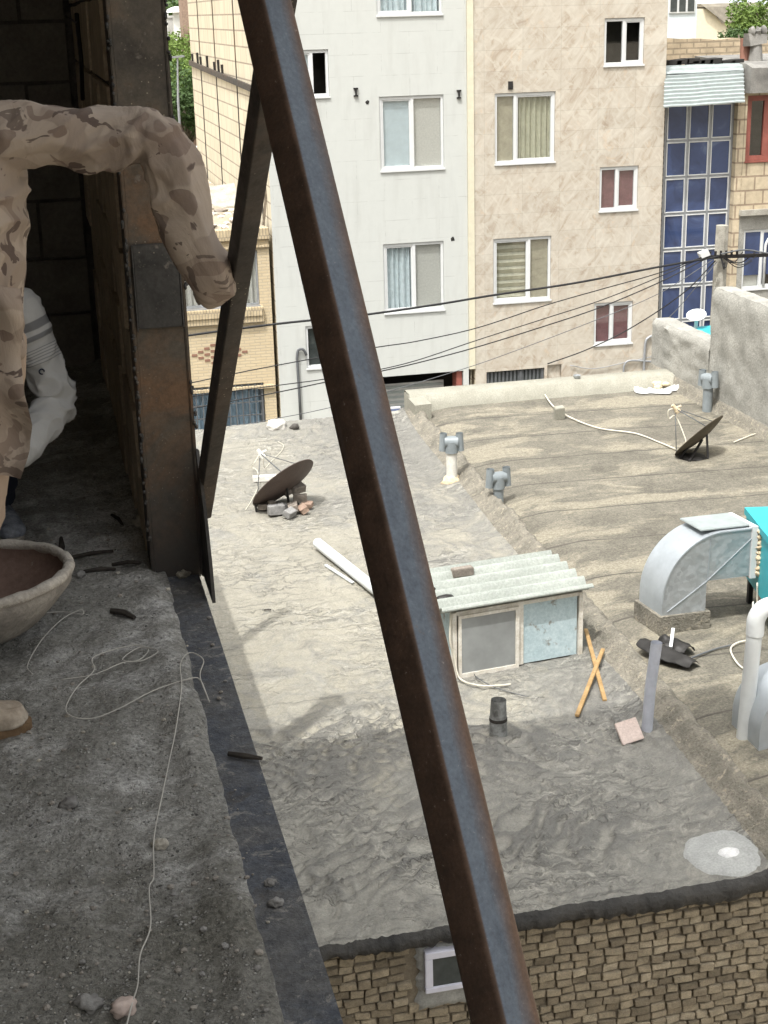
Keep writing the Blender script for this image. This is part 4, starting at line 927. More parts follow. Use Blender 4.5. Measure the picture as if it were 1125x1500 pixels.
# corrugated sheet: ridges run along the hutch
b = MB(); nw = 5
def sheet(a, s):
    d = -.09+s*(D+.16); wave = .037*math.sin(s*nw*2*math.pi+.6); edge_ = .012*noise.noise(V((s*20, a, 0)))
    return P(-.13+(L+.20)*a-.03*(1-s)*a*0+edge_*(1 if a < .02 else 0), d, H+.035+wave+.05*s)
b.grid(lin(0, 1, 24), lin(0, 1, 96), sheet)
b.grid(lin(0, 1, 24), lin(0, 1, 96), lambda a, s: sheet(a, s)-V((0, 0, .010)))
for aa in (0, 1): b.grid([0, 1], lin(0, 1, 96), lambda k, s: sheet(aa, s)-V((0, 0, .010*k)))
for ss in (0, 1): b.grid(lin(0, 1, 24), [0, 1], lambda a, k: sheet(a, ss)-V((0, 0, .010*k)))
b.build('corrugated_roof', 'coopsheet', t, 60)
p = at_y(681, 832, fl.y+.6); b = MB(); q = P(.30, D*.86, H+.10); b.obox(q, ux*.09, uy*.035, (0, 0, .035), .006); tag(b.build('half_brick', 'rubble'), 'brick weighing down the hutch roof', 'brick')
for k, (a, s, lb) in enumerate(((-.08, .35, 'dark rag wedged under the far end of the hutch roof'), (.0, .16, 'small dark rag near the front of the hutch roof'))):
    b = MB(); q = P(a, s, H+.055); b.lump(q, .07, .03, .028, k+3, 2, .6); tag(b.build('rag', 'blackrub', None, 180), lb, 'rag')
b = MB(); b.tube(spline([P(-.03, -.02, H), P(-.05, -.05, H*.6), P(-.02, -.06, .2), P(.0, -.12, .03), P(.10, -.28, .02), P(.25, -.34, .02), P(.33, -.35, .02)], 8), .008, 6); tag(b.build('aerial_cable', 'cablewhite', None, 180), 'white cable running from the hutch to the tin flue', 'cable')
b = MB(); b.tube(spline([P(.16, -.03, -.0), P(.14, -.15, .02), P(.2, -.35, .015), P(.33, -.55, .015), P(.37, -.6, .02)], 8), .004, 6); tag(b.build('aerial_cable', 'cablegrey', None, 180), 'thin dark wire running from the hutch to the tin flue', 'cable')
# --- tin flue, tile, leaning pipe, battens
p = gr(730, 1078); t = thing('tin_flue', 'short rusty tin flue sticking up from the left roof', 'flue', (p.x, p.y, RL)); b = MB()
b.tube([(p.x, p.y, RL-.02), (p.x, p.y+.005, RL+.14), (p.x+.005, p.y+.01, RL+.285)], [.068, .062, .055], 24, False); b.tube([(p.x, p.y, RL-.02), (p.x, p.y+.005, RL+.14), (p.x+.005, p.y+.01, RL+.285)], [.066, .060, .053], 24, False); b.build('flue_tube', 'stubmetal', t, 60)
b = MB(); b.tube([(p.x, p.y+.004, RL+.125), (p.x, p.y+.004, RL+.150)], [.0655, .0645], 24, False); b.build('band', 'twig', t, 60)
a1, a2 = gr(947, 1075), None; topd = ray(962, 941); Yp = a1.y-.02; a2 = at_y(962, 941, Yp)
b = MB(); n_ = 20; b.tube([a1-V((0, 0, .03)), (a1+a2)/2+V((-.01, 0, 0)), a2], .040, n_, False); b.tube([a1, (a1+a2)/2+V((-.01, 0, 0)), a2], .035, n_, False); tag(b.build('leaning_pipe', 'pvcd', None, 60), 'speckled lilac grey pipe leaning out of the roof edge', 'pipe')
p = gr(921, 1085); b = MB(); b.obox((p.x, p.y, RL+.075), (.085, .012, .01), (-.014, .052, .062), (0, -.011, .008), .004); tag(b.build('loose_tile', 'tile'), 'pinkish square tile leaning at the foot of the grey pipe', 'tile')
b = MB(); b.bar(gr(845, 1054)+V((0, 0, .03)), gr(883, 968)+V((0, 0, .10)), .032, .022, (0, 0, 1), .003); tag(b.build('wood_batten', 'wood'), 'lower of two crossed yellow battens beside the hutch', 'batten', 'crossed battens beside the hutch')
b = MB(); b.bar(gr(886, 1032)+V((0, 0, .03)), at_z(858, 922, RL+.12), .032, .022, (0, 0, 1), .003); tag(b.build('wood_batten', 'wood'), 'upper of two crossed yellow battens, leaning from the hutch corner', 'batten', 'crossed battens beside the hutch')
# --- air duct and cooler on the right roof
zB = RR
A_, B_, C_ = gr(968, 927, zB), gr(1036, 923, zB), gr(944, 902, zB)
wv = (B_-A_); wx = wv.length; ex = V((1, .02, 0)).normalized(); depth = .36
o0 = V((A_.x, A_.y, zB)); ey = V((-.13, 1, 0)).normalized()
Q = lambda a, d, h: o0+ex*a+ey*d+V((0, 0, h))
t = thing('air_duct', 'bent galvanised air duct rising from the gritty roof into the turquoise cooler', 'air duct', o0.to_tuple())
b = MB(); b.prism([Q(-.03, -.03, -.05), Q(wx+.03, -.03, -.05), Q(wx+.03, depth+.03, -.05), Q(-.03, depth+.03, -.05)], (0, 0, .20)); b.build('duct_kerb', 'curb', t)
hv = at_y(1040, 845, A_.y).z-zB; ht = at_y(1040, 782, A_.y).z-zB; xr = at_y(1105, 820, A_.y).x-A_.x
hin = at_y(1040, 851, A_.y).z-zB
# profile of the elbow in the a-h plane
outer = [(0, .14)]+[(0, hin*.62)]; Ro = wx+.0
R0 = (ht-hin*.62); 
for k in range(1, 17): q = math.pi/2*k/16; outer.append((R0*.95*(1-math.cos(q)), hin*.62+R0*math.sin(q)))
outer.append((xr, ht+.0))
inner = [(xr, hin), (wx+.02, hin), (wx, hin-.02), (wx, .14)]
poly = outer+inner
b = MB(); b.cur = 0; n = len(poly)
front = [Q(a, 0, h) for a, h in poly]; back = [Q(a, depth, h) for a, h in poly]
bmf = bmesh.new(); vf = [bmf.verts.new(p) for p in front]; vb = [bmf.verts.new(p) for p in back]
f1 = bmf.faces.new(vf[::-1]); f2 = bmf.faces.new(vb); bmesh.ops.triangulate(bmf, faces=[f1, f2]); b.bm(bmf)
b.cur = 1  # outer strip paler than the front: its sunlit tone is in the colour
vs = front+back; b.add(vs, [(i, (i+1) % n, n+(i+1) % n, n+i) for i in range(n)])
b.build('duct_elbow', ('galv', 'galvlight'), t, 30)
b = MB(); b.bar(Q(wx, -.004, hin), Q(.05, -.004, .18), .006, .006, ey); b.bar(Q(wx, -.004, hin), Q(wx+.02, -.004, ht-.02), .004, .004, ey); b.bar(Q(wx, -.004, hin), Q(xr, -.004, ht-.06), .006, .006, ey)
for k in range(2, 19):
    b.bar(Q(outer[k-1][0], -.003, outer[k-1][1]), Q(outer[k][0], -.003, outer[k][1]), .012, .010, ey)
b.build('seam', 'galvlight', t)
b = MB(); b.obox(Q(xr*.70, depth*.56, ht+.018), ex*xr*.27, ey*depth*.46, (0.002, 0, .006), .002); tag(b.build('loose_sheet', 'tinsheet'), 'pale sheet lying on top of the bent air duct', 'sheet')
b = MB(); b.prism([Q(xr-.03, -.015, hin-.02), Q(xr+.02, -.015, hin-.02), Q(xr+.02, -.015, ht+.02), Q(xr-.03, -.015, ht+.02)], ey*(depth+.03)); b.build('collar', 'upvc', t)
b = MB()
for k in range(9): b.lump(Q(xr+.05, -.0, hin+.02+(ht-hin-.05)*k/8), .035, .05, .03, k, 2, .6)
b.build('packing_rag', 'bread', t, 180)
t = thing('air_cooler', 'turquoise evaporative air cooler at the right end of the air duct', 'air cooler', Q(xr+.5, .2, 0).to_tuple())
x0 = xr+.075
FC = at_y(1094, 743, A_.y+.46); NC = at_z(1142, 803, FC.z); e_ = (NC-FC); pe = V((-e_.y, e_.x, 0)).normalized()*.85
cb = zB+hin-.16; ct = FC.z
b = MB(); b.prism([V((q.x, q.y, cb)) for q in (FC, NC, NC+pe, FC+pe)], (0, 0, ct-cb-.06)); b.build('casing', 'teal', t)
b = MB(); o_ = pe.normalized()*.02; b.prism([V((q.x, q.y, ct-.059)) for q in (FC-o_, NC-o_, NC+pe+o_, FC+pe+o_)], (0, 0, .059)); b.build('lid', 'teal', t)
for q in (FC+pe*.06-e_*-.06, NC+pe*.06-e_*.06, NC+pe*.94-e_*.06, FC+pe*.94+e_*.06): b = MB(); b.bar(V((q.x, q.y, zB-.02)), V((q.x, q.y, cb+.01)), .04, .04); b.build('leg', 'darkmetal', t)
b = MB(); s0 = Q(x0-.06, -.05, hin-.05); b.tube(spline([s0, s0+V((.0, -.02, -.25)), gr(1100, 935, zB)+V((0, .0, .30)), gr(1107, 975, zB)+V((0, 0, .02)), gr(1095, 985, zB)+V((0, 0, .02)), gr(1080, 975, zB)+V((0, 0, .02)), gr(1070, 955, zB)+V((0, 0, .02)), gr(1080, 945, zB)+V((0, 0, .02)), gr(1100, 942, zB)+V((0, 0, .02)), gr(1112, 950, zB)+V((0, 0, .02))], 8), .008, 6); tag(b.build('water_hose', 'cablewhite', None, 180), 'pale water hose looping down from the turquoise cooler', 'hose')
b = MB(); b.tube(spline([gr(1072, 948, zB)+V((0, 0, .02)), gr(1045, 955, zB)+V((0, 0, .02)), gr(1010, 968, zB)+V((0, 0, .02))], 8), .008, 6); tag(b.build('water_hose', 'cablegrey', None, 180), 'grey hose end reaching the black rubber scrap', 'hose')
# --- black rubber scrap and white stick
b = MB()
def scrap(p0, p1, wd, seed):
    d = (p1-p0); s_ = V((-d.y, d.x, 0)).normalized()
    return lambda u_, v_: p0+d*u_+s_*wd*(v_-.5)*(.6+.8*math.sin(u_*2.6+.3))+V((0, 0, .025+.045*math.sin(v_*3.1+.2)+.03*noise.noise(V((u_*4, v_*3, seed)))))
sc_ = scrap(gr(940, 946, zB), gr(1018, 980, zB), .16, 1); b.grid(lin(0, 1, 24), lin(0, 1, 14), sc_); b.grid(lin(0, 1, 24), lin(0, 1, 14), lambda a, c_: sc_(a, c_)-V((0, 0, .006))); tag(b.build('rubber_scrap', 'blackrub', None, 180), 'crumpled black rubber scrap behind the leaning pipe', 'scrap')
b = MB(); sc2 = scrap(gr(972, 944, zB), gr(1010, 962, zB), .15, 4); b.grid(lin(0, 1, 20), lin(0, 1, 12), lambda a, c_: sc2(a, c_)+V((0, 0, .02))); b.grid(lin(0, 1, 20), lin(0, 1, 12), lambda a, c_: sc2(a, c_)+V((0, 0, .014))); tag(b.build('rubber_scrap', 'blackrub', None, 180), 'smaller black rubber roll under the white stick', 'scrap')
b = MB(); b.bar(gr(982, 962, zB)+V((0, 0, .08)), gr(985, 948, zB)+V((0, 0, .16)), .025, .02); tag(b.build('white_stick', 'pvcw'), 'short white stick on the black rubber scrap', 'stick')
# --- white pipe with bend, second duct
p = gr(1090, 1075, zB); Yp = p.y; b = MB(); tz = at_y(1113, 905, Yp); bx = p.x+.02
pts = [V((p.x, Yp, zB-.03)), V((tz.x-.03, Yp, tz.z-.04))]; t = thing('vent_pipe', 'tall white plastic pipe bending right at its top, at the right edge', 'vent pipe', (p.x, Yp, zB))
b.tube(pts, .054, 24); b.build('riser', 'pvcw', t, 50)
arc = [V((tz.x-.03+.10*(1-math.cos(q)), Yp, tz.z-.04+.12*math.sin(q))) for q in lin(0, math.pi/2, 10)]+[V((tz.x+.17, Yp, tz.z+.08))]
b = MB(); b.tube([arc[0]-V((0, 0, .08))]+arc, .062, 24); b.build('bend', 'pvcw', t, 60)
p = gr(1098, 1085, zB); t = thing('air_duct', 'pale curved duct base cut off at the lower right edge', 'air duct', (p.x+.3, p.y, zB)); b = MB()
Q2 = lambda a, d, h: V((p.x+.01+a, p.y-.12+d, zB+h)); pl = [(0, -.02), (0, .10)]+[(.30*(1-math.cos(q)), .10+.34*math.sin(q)) for q in lin(0.1, math.pi/2, 12)]+[(.9, .44), (.9, -.02)]
n = len(pl); fr_ = [Q2(a, -.0, h) for a, h in pl]; bk_ = [Q2(a, .42, h) for a, h in pl]; bmf = bmesh.new(); vf = [bmf.verts.new(q) for q in fr_]; vb = [bmf.verts.new(q) for q in bk_]; f1 = bmf.faces.new(vf[::-1]); f2 = bmf.faces.new(vb); bmesh.ops.triangulate(bmf, faces=[f1, f2]); b.bm(bmf)
b.add(fr_+bk_, [(i, (i+1) % n, n+(i+1) % n, n+i) for i in range(n)]); b.build('duct_elbow', 'galvlight', t, 30)

# ================================================================== across the street
YF = 30.0
def openings_wall(b, x0, x1, z0, z1, Y, ops, rev=.10):
    xs = sorted({x0, x1, *[q for o in ops for q in o[:2]]}); zs = sorted({z0, z1, *[q for o in ops for q in o[2:4]]})
    for i in range(len(xs)-1):
        for j in range(len(zs)-1):
            cx, cz = (xs[i]+xs[i+1])/2, (zs[j]+zs[j+1])/2
            if any(o[0] < cx < o[1] and o[2] < cz < o[3] for o in ops): continue
            b.quad((xs[i], Y, zs[j]), (xs[i+1], Y, zs[j]), (xs[i+1], Y, zs[j+1]), (xs[i], Y, zs[j+1]))
    for o in ops:
        a, c_, d, e = o[:4]
        b.quad((a, Y, d), (a, Y+rev, d), (a, Y+rev, e), (a, Y, e)); b.quad((c_, Y, d), (c_, Y, e), (c_, Y+rev, e), (c_, Y+rev, d))
        b.quad((a, Y, e), (a, Y+rev, e), (c_, Y+rev, e), (c_, Y, e)); b.quad((a, Y, d), (c_, Y, d), (c_, Y+rev, d), (a, Y+rev, d))
def shell(b, x0, x1, z0, z1, y0, y1): b.quad((x0, y0, z0), (x0, y0, z1), (x0, y1, z1), (x0, y1, z0)); b.quad((x1, y0, z0), (x1, y1, z0), (x1, y1, z1), (x1, y0, z1)); b.quad((x0, y1, z0), (x0, y1, z1), (x1, y1, z1), (x1, y1, z0)); b.quad((x0, y0, z1), (x1, y0, z1), (x1, y1, z1), (x0, y1, z1))
def rect(tl, br, Y=YF): a, c_ = at_y(*tl, Y), at_y(*br, Y); return (a.x, c_.x, c_.z, a.z)
def curtain(b, kind, x0, x1, z0, z1, Y):
    if kind == 'pleat':
        n = max(10, int((x1-x0)*70)); b.grid(lin(x0, x1, n), [z0, z1], lambda x, z: (x, Y+.03*math.sin(x*55+2*noise.noise(V((x*7, 0, 0)))), z))
    elif kind == 'zebra':
        k = max(6, int((z1-z0)/.07)); 
        for i in range(k): b.cur = i % 2; h = (z1-z0)/k; b.box(x0, x1, Y+.01*(i % 2), Y+.02+.01*(i % 2), z0+i*h, z0+(i+1)*h-.001)
    else: b.quad((x0, Y, z0), (x1, Y, z0), (x1, Y, z1), (x0, Y, z1))
def window(parent, r, split, left, right, Y=YF, fw=.055, frame='upvc', glass='glass', deep=.9):
    x0, x1, z0, z1 = r; y = Y+.030; m = x0+(x1-x0)*split; b = MB(); D = .06
    b.box(x0+.006, x1-.006, y, y+D, z1-fw-.008, z1-.008); b.box(x0+.006, x1-.006, y, y+D, z0+.004, z0+fw)
    b.box(x0+.006, x0+fw, y, y+D, z0+fw, z1-fw-.008); b.box(x1-fw, x1-.006, y, y+D, z0+fw, z1-fw-.008)
    b.box(m-fw*.55, m+fw*.55, y-.004, y+D, z0+fw, z1-fw-.008)
    s = fw*.55
    sash = (x0+fw, m-fw*.55) if split > .5 else (m+fw*.55, x1-fw)
    b.box(sash[0], sash[0]+s, y+.012, y+D, z0+fw, z1-fw-.008); b.box(sash[1]-s, sash[1], y+.012, y+D, z0+fw, z1-fw-.008)
    b.box(sash[0]+s, sash[1]-s, y+.012, y+D, z0+fw, z0+fw+s); b.box(sash[0]+s, sash[1]-s, y+.012, y+D, z1-fw-.008-s, z1-fw-.008)
    f = b.build('window', frame, parent)
    b = MB(); b.box(x0-.012, x1+.012, Y-.03, Y+.016, z0-.035, z0+.003, 0, .004); b.build('sill', frame, f)
    for (a, c_), (kind, mat) in (((x0+fw, m-fw*.55), left), ((m+fw*.55, x1-fw), right)):
        if kind != 'open':
            b = MB(); b.quad((a, y+.035, z0+fw), (c_, y+.035, z0+fw), (c_, y+.035, z1-fw), (a, y+.035, z1-fw)); b.build('pane', glass, f)
        if kind in ('pleat', 'zebra', 'flat'):
            b = MB(); yc = y+.095 if kind != 'flat' else y+.065
            curtain(b, kind, a-.03 if kind != 'flat' else a, c_+.03 if kind != 'flat' else c_, z0+.02, z1-.02, yc); b.build('curtain' if kind != 'flat' else 'screen', (mat if isinstance(mat, (tuple, list)) else (mat, mat)), f)
    b = MB(); y2 = Y+deep
    b.quad((x0-.2, y2, z0-.3), (x1+.2, y2, z0-.3), (x1+.2, y2, z1+.2), (x0-.2, y2, z1+.2)); ya = Y+.101
    for q in (((x0-.2, ya, z0-.3), (x0-.2, y2, z0-.3), (x0-.2, y2, z1+.2), (x0-.2, ya, z1+.2)), ((x1+.2, ya, z0-.3), (x1+.2, ya, z1+.2), (x1+.2, y2, z1+.2), (x1+.2, y2, z0-.3)), ((x0-.2, ya, z0-.3), (x1+.2, ya, z0-.3), (x1+.2, y2, z0-.3), (x0-.2, y2, z0-.3)), ((x0-.2, ya, z1+.2), (x0-.2, y2, z1+.2), (x1+.2, y2, z1+.2), (x1+.2, ya, z1+.2))): b.quad(*q)
    b.build('room', 'room', f); return f

# ---- white stone building
wx0, wx1 = 4.54, 8.66
t = thing('white_apartment_block', 'white stone clad apartment block with a raw brick side wall', 'building', (6.6, 35, GROUND)); wb = t
r2 = rect((555, 142), (651, 246)); r3 = rect((561, 358), (651, 453)); r1 = (r2[0], r2[1], at_y(652, 20, YF).z, at_y(652, 20, YF).z+1.42)
r4 = (at_y(428, 72, YF).x, at_y(483, 141, YF).x, at_y(483, 141, YF).z, at_y(483, 72, YF).z)
rm = (r4[0], r4[1], -4.45, -3.63); r5 = (at_y(447, 478, YF).x, at_y(447, 478, YF).x+.74, -7.07, -6.17)
gz = at_y(615, 548, YF).z; gar = (at_y(505, 556, YF).x, at_y(679, 545, YF).x, GROUND, gz)
b = MB(); openings_wall(b, wx0, wx1, GROUND, 3.2, YF, [r1, r2, r3, r4, rm, r5, gar]); b.build('front_wall', 'whitewall', t)
b = MB(); shell(b, wx0, wx1+.06, GROUND, 3.2, YF, 43.5)
# brick courses stand proud of the darker band and steel columns
zbm = lambda y: -1.25-.017*(43.5-y)
b.build('side_wall', 'side', t)
b = MB()
for px in (291, 313, 343, 372): y = at_x(px, 40, wx0).y; b.box(wx0-.02, wx0-.002, y-.03, y+.03, -4.2, 3.2)
for py in (): pass
b.build('steel_upright', 'column', t)
b = MB(); b.bar((wx0-.05, YF+.3, zbm(30)), (wx0-.05, 43.5, zbm(43.5)), .05, .13); b.build('steel_band', 'column', t)
for k, y in enumerate((42.9, 41.6, 40.9, 39.4, 37.9, 37.1, 36.4)):
    b = MB(); b.bar((wx0-.02, y, zbm(y)+.05), (wx0-.03, y, zbm(y)+.26+.08*(k % 2)), .06, .06); b.build('rebar_stub', 'darkmetal', t)
window(t, r1, .51, ('pleat', 'cur_blue'), ('pleat', 'cur_blue')); window(t, r2, .51, ('flat', 'cur_pale'), ('flat', 'cur_grey'))
window(t, r3, .51, ('pleat', 'cur_blue'), ('flat', 'cur_grey')); window(t, r4, .52, ('flat', 'cur_pale'), ('open', None))
window(t, rm, .52, ('flat', 'cur_grey'), ('flat', 'cur_pale')); window(t, r5, .5, ('flat', 'cur_dark'), ('flat', 'cur_grey'))
b = MB(); gx0, gx1 = gar[0], gar[1]; b.box(gx0+.02, gx1-.30, YF+.55, YF+.58, GROUND, gz-.30); g_ = None
sh = b.build('shop_shutter', 'shutter', t)
b = MB()
for k in range(14): zz = gz-.36-k*.11; b.box(gx0+.03, gx1-.32, YF+.535, YF+.548, zz-.05, zz)
b.build('slat', 'tinsheet', sh)
b = MB(); b.box(gx0-.02, gx1+.03, YF+.9, YF+1.0, GROUND, gz+.1); b.build('shop_void', 'void', t)
b = MB(); b.box(gx1-.14, gx1-.02, YF+.06, YF+.4, GROUND, gz-.002); b.build('door_post', 'redframe', t)
b = MB(); zs = at_y(572, 596, YF-.3).z
b.box(at_y(556, 600, YF-.3).x-.6, at_y(586, 600, YF-.3).x, YF-.35, YF-.30, zs-.6, zs); sg = b.build('awning_panel', 'upvc', t)
for k in range(5): b = MB(); x1_ = at_y(586, 600, YF-.3).x-.01; b.box(x1_-.59, x1_, YF-.356, YF-.351, zs-.08-k*.10, zs-.035-k*.10); b.build('stripe', 'stripeblue', sg)
b = MB(); px_ = at_y(436, 560, YF-.04)
b.tube(spline([at_y(449, 520, YF-.04), at_y(444, 512, YF-.06), at_y(437, 513, YF-.05), at_y(435, 525, YF-.05)], 5)+[at_y(438, 570, YF-.05), at_y(441, 622, YF-.05)], .028, 8); b.build('drain_pipe', 'cablegrey', t, 180)
for px, py in ((521, 135), (672, 138)):
    c = at_y(px, py, YF); b = MB(); b.box(c.x-.045, c.x+.045, YF-.04, YF-.001, c.z+.055, c.z+.085); b.box(c.x-.045, c.x+.045, YF-.04, YF-.001, c.z-.085, c.z-.055); b.box(c.x-.015, c.x+.015, YF-.038, YF-.001, c.z-.055, c.z+.055); b.build('beam_end', 'darkmetal', t)
for px, py, r_ in ((538, 150, .035), (663, 350, .04), (500, 337, .02)):
    c = at_y(px, py, YF); b = MB(); b.lump((c.x, YF-.002, c.z), r_, .01, r_*1.1, px, 2, .5); b.build('wall_hole', 'void', t)
# ---- beige stone building
bx0, bx1 = 8.80, 12.96
b = MB(); b.box(8.665, 8.795, YF-.05, YF+.3, at_y(690, 540, YF).z, 3.2); 
t = thing('beige_apartment_block', 'beige veined stone apartment block beside the white one', 'building', (10.9, 35, GROUND)); bb_ = t
b.build('corner_strip', 'strip', t)
q1 = rect((885, 27), (942, 94)); q2 = rect((724, 137), (812, 236)); q3 = rect((878, 245), (933, 306)); q4 = rect((722, 350), (806, 438)); q5 = rect((870, 444), (925, 501))
bz = at_y(760, 541, YF).z; q6 = (at_y(712, 545, YF).x, at_y(797, 540, YF).x, bz-1.0, bz)
q7 = (at_y(801, 540, YF).x, at_y(822, 540, YF).x, bz-1.9, bz+.05)
b = MB(); openings_wall(b, bx0, bx1, GROUND, 3.2, YF-.03, [q1, q2, q3, q4, q5, q6, q7]); b.build('front_wall', 'beige', t)
b = MB(); shell(b, bx0, bx1, GROUND, 3.2, YF-.03, 42); b.build('side_wall', 'side', t)
window(t, q1, .5, ('none', None), ('none', None), YF-.03); window(t, q2, .34, ('flat', 'cur_brown'), ('pleat', 'cur_green'), YF-.03)
window(t, q3, .45, ('flat', 'cur_red'), ('flat', 'cur_red'), YF-.03); window(t, q4, .62, ('zebra', ('cur_olive', 'cur_cream')), ('flat', 'cur_brown'), YF-.03); window(t, q5, .45, ('flat', 'cur_red'), ('flat', 'cur_red'), YF-.03)  # maroon screens of the upper window paint in the roof tiles it mirrors
b = MB(); b.box(q6[0]+.01, q6[1]-.01, YF+.05, YF+.07, q6[2], q6[3]-.01); vt = b.build('vent_panel', 'cur_dark', t)
b = MB()
for k in range(15): x = q6[0]+.05+(q6[1]-q6[0]-.1)*k/14; b.box(x-.022, x+.022, YF+.02, YF+.048, q6[2]+.01, q6[3]-.03)
b.box((q6[0]+q6[1])/2+.1, (q6[0]+q6[1])/2+.15, YF+.0, YF+.03, q6[2]+.01, q6[3]-.03); b.box(q6[1]-.06, q6[1]-.01, YF+.0, YF+.03, q6[2]+.01, q6[3]-.03); b.build('louvre', 'cablegrey', vt)
b = MB(); b.box(q7[0]+.01, q7[1]-.01, YF+.04, YF+.07, q7[2], q7[3]-.01); b.build('door', 'beige', t)
c = at_y(747, 125, YF); b = MB(); b.box(c.x-.05, c.x+.05, YF-.05, YF-.031, c.z-.08, c.z+.08); b.box(c.x-.03, c.x+.03, YF-.054, YF-.051, c.z-.05, c.z+.03); b.build('wall_vent', 'void', t)
b = MB(); b.tube(spline([at_y(956, 492, YF-.08), at_y(951, 494, YF-.08), at_y(946, 500, YF-.08), at_y(944, 520, YF-.08), at_y(943, 548, YF-.08)], 6), .03, 8); b.tube(spline([at_y(958, 530, YF-.08), at_y(925, 528, YF-.08), at_y(915, 534, YF-.08), at_y(913, 548, YF-.08)], 6), .022, 8); b.tube(spline([at_y(835, 535, YF-.07), at_y(870, 540, YF-.07), at_y(920, 530, YF-.07), at_y(957, 522, YF-.07)], 6), .010, 6); b.build('gas_pipe', 'mull', t, 180)
# ---- yellow brick house
t = thing('yellow_brick_house', 'low yellow brick house with barred windows seen between the braces', 'house', (1.5, 36, GROUND))
yx1 = 4.46; zr = at_y(390, 335, YF).z
u = rect((272, 373), (381, 447)); u = (2.55, u[1], u[2], u[3]); l = rect((278, 569), (390, 629)); l = (2.45, l[1], l[2]-.02, l[3])
b = MB(); openings_wall(b, -7, yx1, GROUND, zr-.20, YF+.02, [u, l, (-1.5, .5, u[2], u[3])], .12); b.build('front_wall', 'yellow', t)
b = MB(); b.box(-7.02, yx1+.01, YF-.06, YF+.22, zr-.20, zr+.02, 0, .008); b.box(u[0]-.1, u[1]+.06, YF-.07, YF+.018, u[2]-.34, u[2]-.02, 0, .008); b.box(u[0]-.08, u[1]+.03, YF-.10, YF-.072, u[2]-.20, u[2]-.03, 0, .006); b.build('soldier_course', 'soldier', t)
b = MB(); b.box(-7, yx1, YF-.04, YF+.018, zr-.36, zr-.32); zc_ = at_y(390, 566, YF).z; b.box(-7, yx1-.02, YF-.07, YF+.018, zc_-.02, zc_+.035); b.build('string_course', 'soldier', t)
for k in range(-4, 5):
    n = 4-abs(k)
    for j in range(-n, n+1):
        if (j+n) % 2: continue
        c = at_y(322, 518, YF); b = MB(); b.box(c.x+k*.13-.055, c.x+k*.13+.055, YF+.008, YF+.0175, c.z+j*.062-.025, c.z+j*.062+.025); b.build('diamond_brick', 'brownbrick', t)
b = MB(); shell(b, -7, yx1, GROUND, zr-.05, YF+.02, 44); b.build('side_wall', 'side', t)
window(t, u, .52, ('pleat', 'cur_grey'), ('pleat', 'cur_grey'), YF+.02, .04, 'mull')
f = window(t, l, .5, ('pleat', 'cur_deepblue'), ('pleat', 'cur_deepblue'), YF+.02, .05, 'cablegrey')
b = MB()
for k in range(13): x = l[0]+.05+(l[1]-l[0]-.1)*k/12; b.box(x-.012, x+.012, YF-.03, YF-.005, l[2]+.01, l[3]-.01)
for zz in (.35, .62): b.box(l[0], l[1], YF-.004, YF+.012, l[2]+(l[3]-l[2])*zz-.012, l[2]+(l[3]-l[2])*zz+.012)
b.build('bars', 'cablegrey', f)
b = MB(); b.grid(lin(-7, yx1-.03, 60), lin(30.2, 44, 70), lambda x, y: (x, y, zr-.02+.07*fbm(x*1.2, y*1.2, 4)+.03*fbm(x*5, y*5, 8))); b.build('roof', 'earth', t, 180)
random.seed(21); b = MB()
for k in range(260):
    x, y = random.uniform(1.5, 4.2), random.uniform(30.4, 43); s = random.uniform(.03, .12); b.cur = k % 3; b.lump((x, y, zr+.02), s*1.4, s, s*.6, k, 1, .5)
stuff(b.build('roof_debris', ('stone', 'whitestone', 'rubble')))
a1, a2 = at_z(305, 295, zr+.1), at_z(328, 290, zr+.1); b = MB(); b.obox((a1+a2)/2, V((.5, 0, .05)), (0, .5, .2), (0, 0, .06), .01); tag(b.build('concrete_slab', 'concrete'), 'broken concrete slab tilted on the rubbly yellow house roof', 'slab')
p = at_y(386, 325, 30.35); b = MB(); b.bar((p.x, 30.4, zr), at_y(391, 270, 30.5), .04, .05); tag(b.build('wood_post', 'bark'), 'thin weathered post leaning on the white block wall', 'post')

# ---- stair tower with blue glass, and house to the right
t = thing('glass_stair_tower', 'narrow stair tower fronted by a tall grid of blue mirror glass', 'building', (13.9, 33, GROUND))
GY = YF+.18; gx0, gx1 = 13.09, 14.62; ztop = at_y(1025, 150, GY).z
rows = [152, 205.5, 259, 312, 364, 417, 468, 517, 566]; zs = [at_y(1010, q, GY).z for q in rows]
b = MB(); b.box(bx1+.01, gx0-.03, GY-.02, GY+.3, GROUND, ztop+.5); b.build('pierced_pier', 'grille', t)
b = MB(); b.box(gx1+.03, 14.808, YF+.012, GY+.3, GROUND, ztop+.25); b.build('brick_pier', 'blockcream', t)
b = MB()
for i in range(4): x = gx0+(gx1-gx0)*i/3; b.box(x-.025, x+.025, GY, GY+.1, GROUND, ztop+.3)
for z in zs: b.box(gx0-.02, gx1+.02, GY+.004, GY+.09, z-.022, z+.022)
b.build('mullion', 'mull', t)
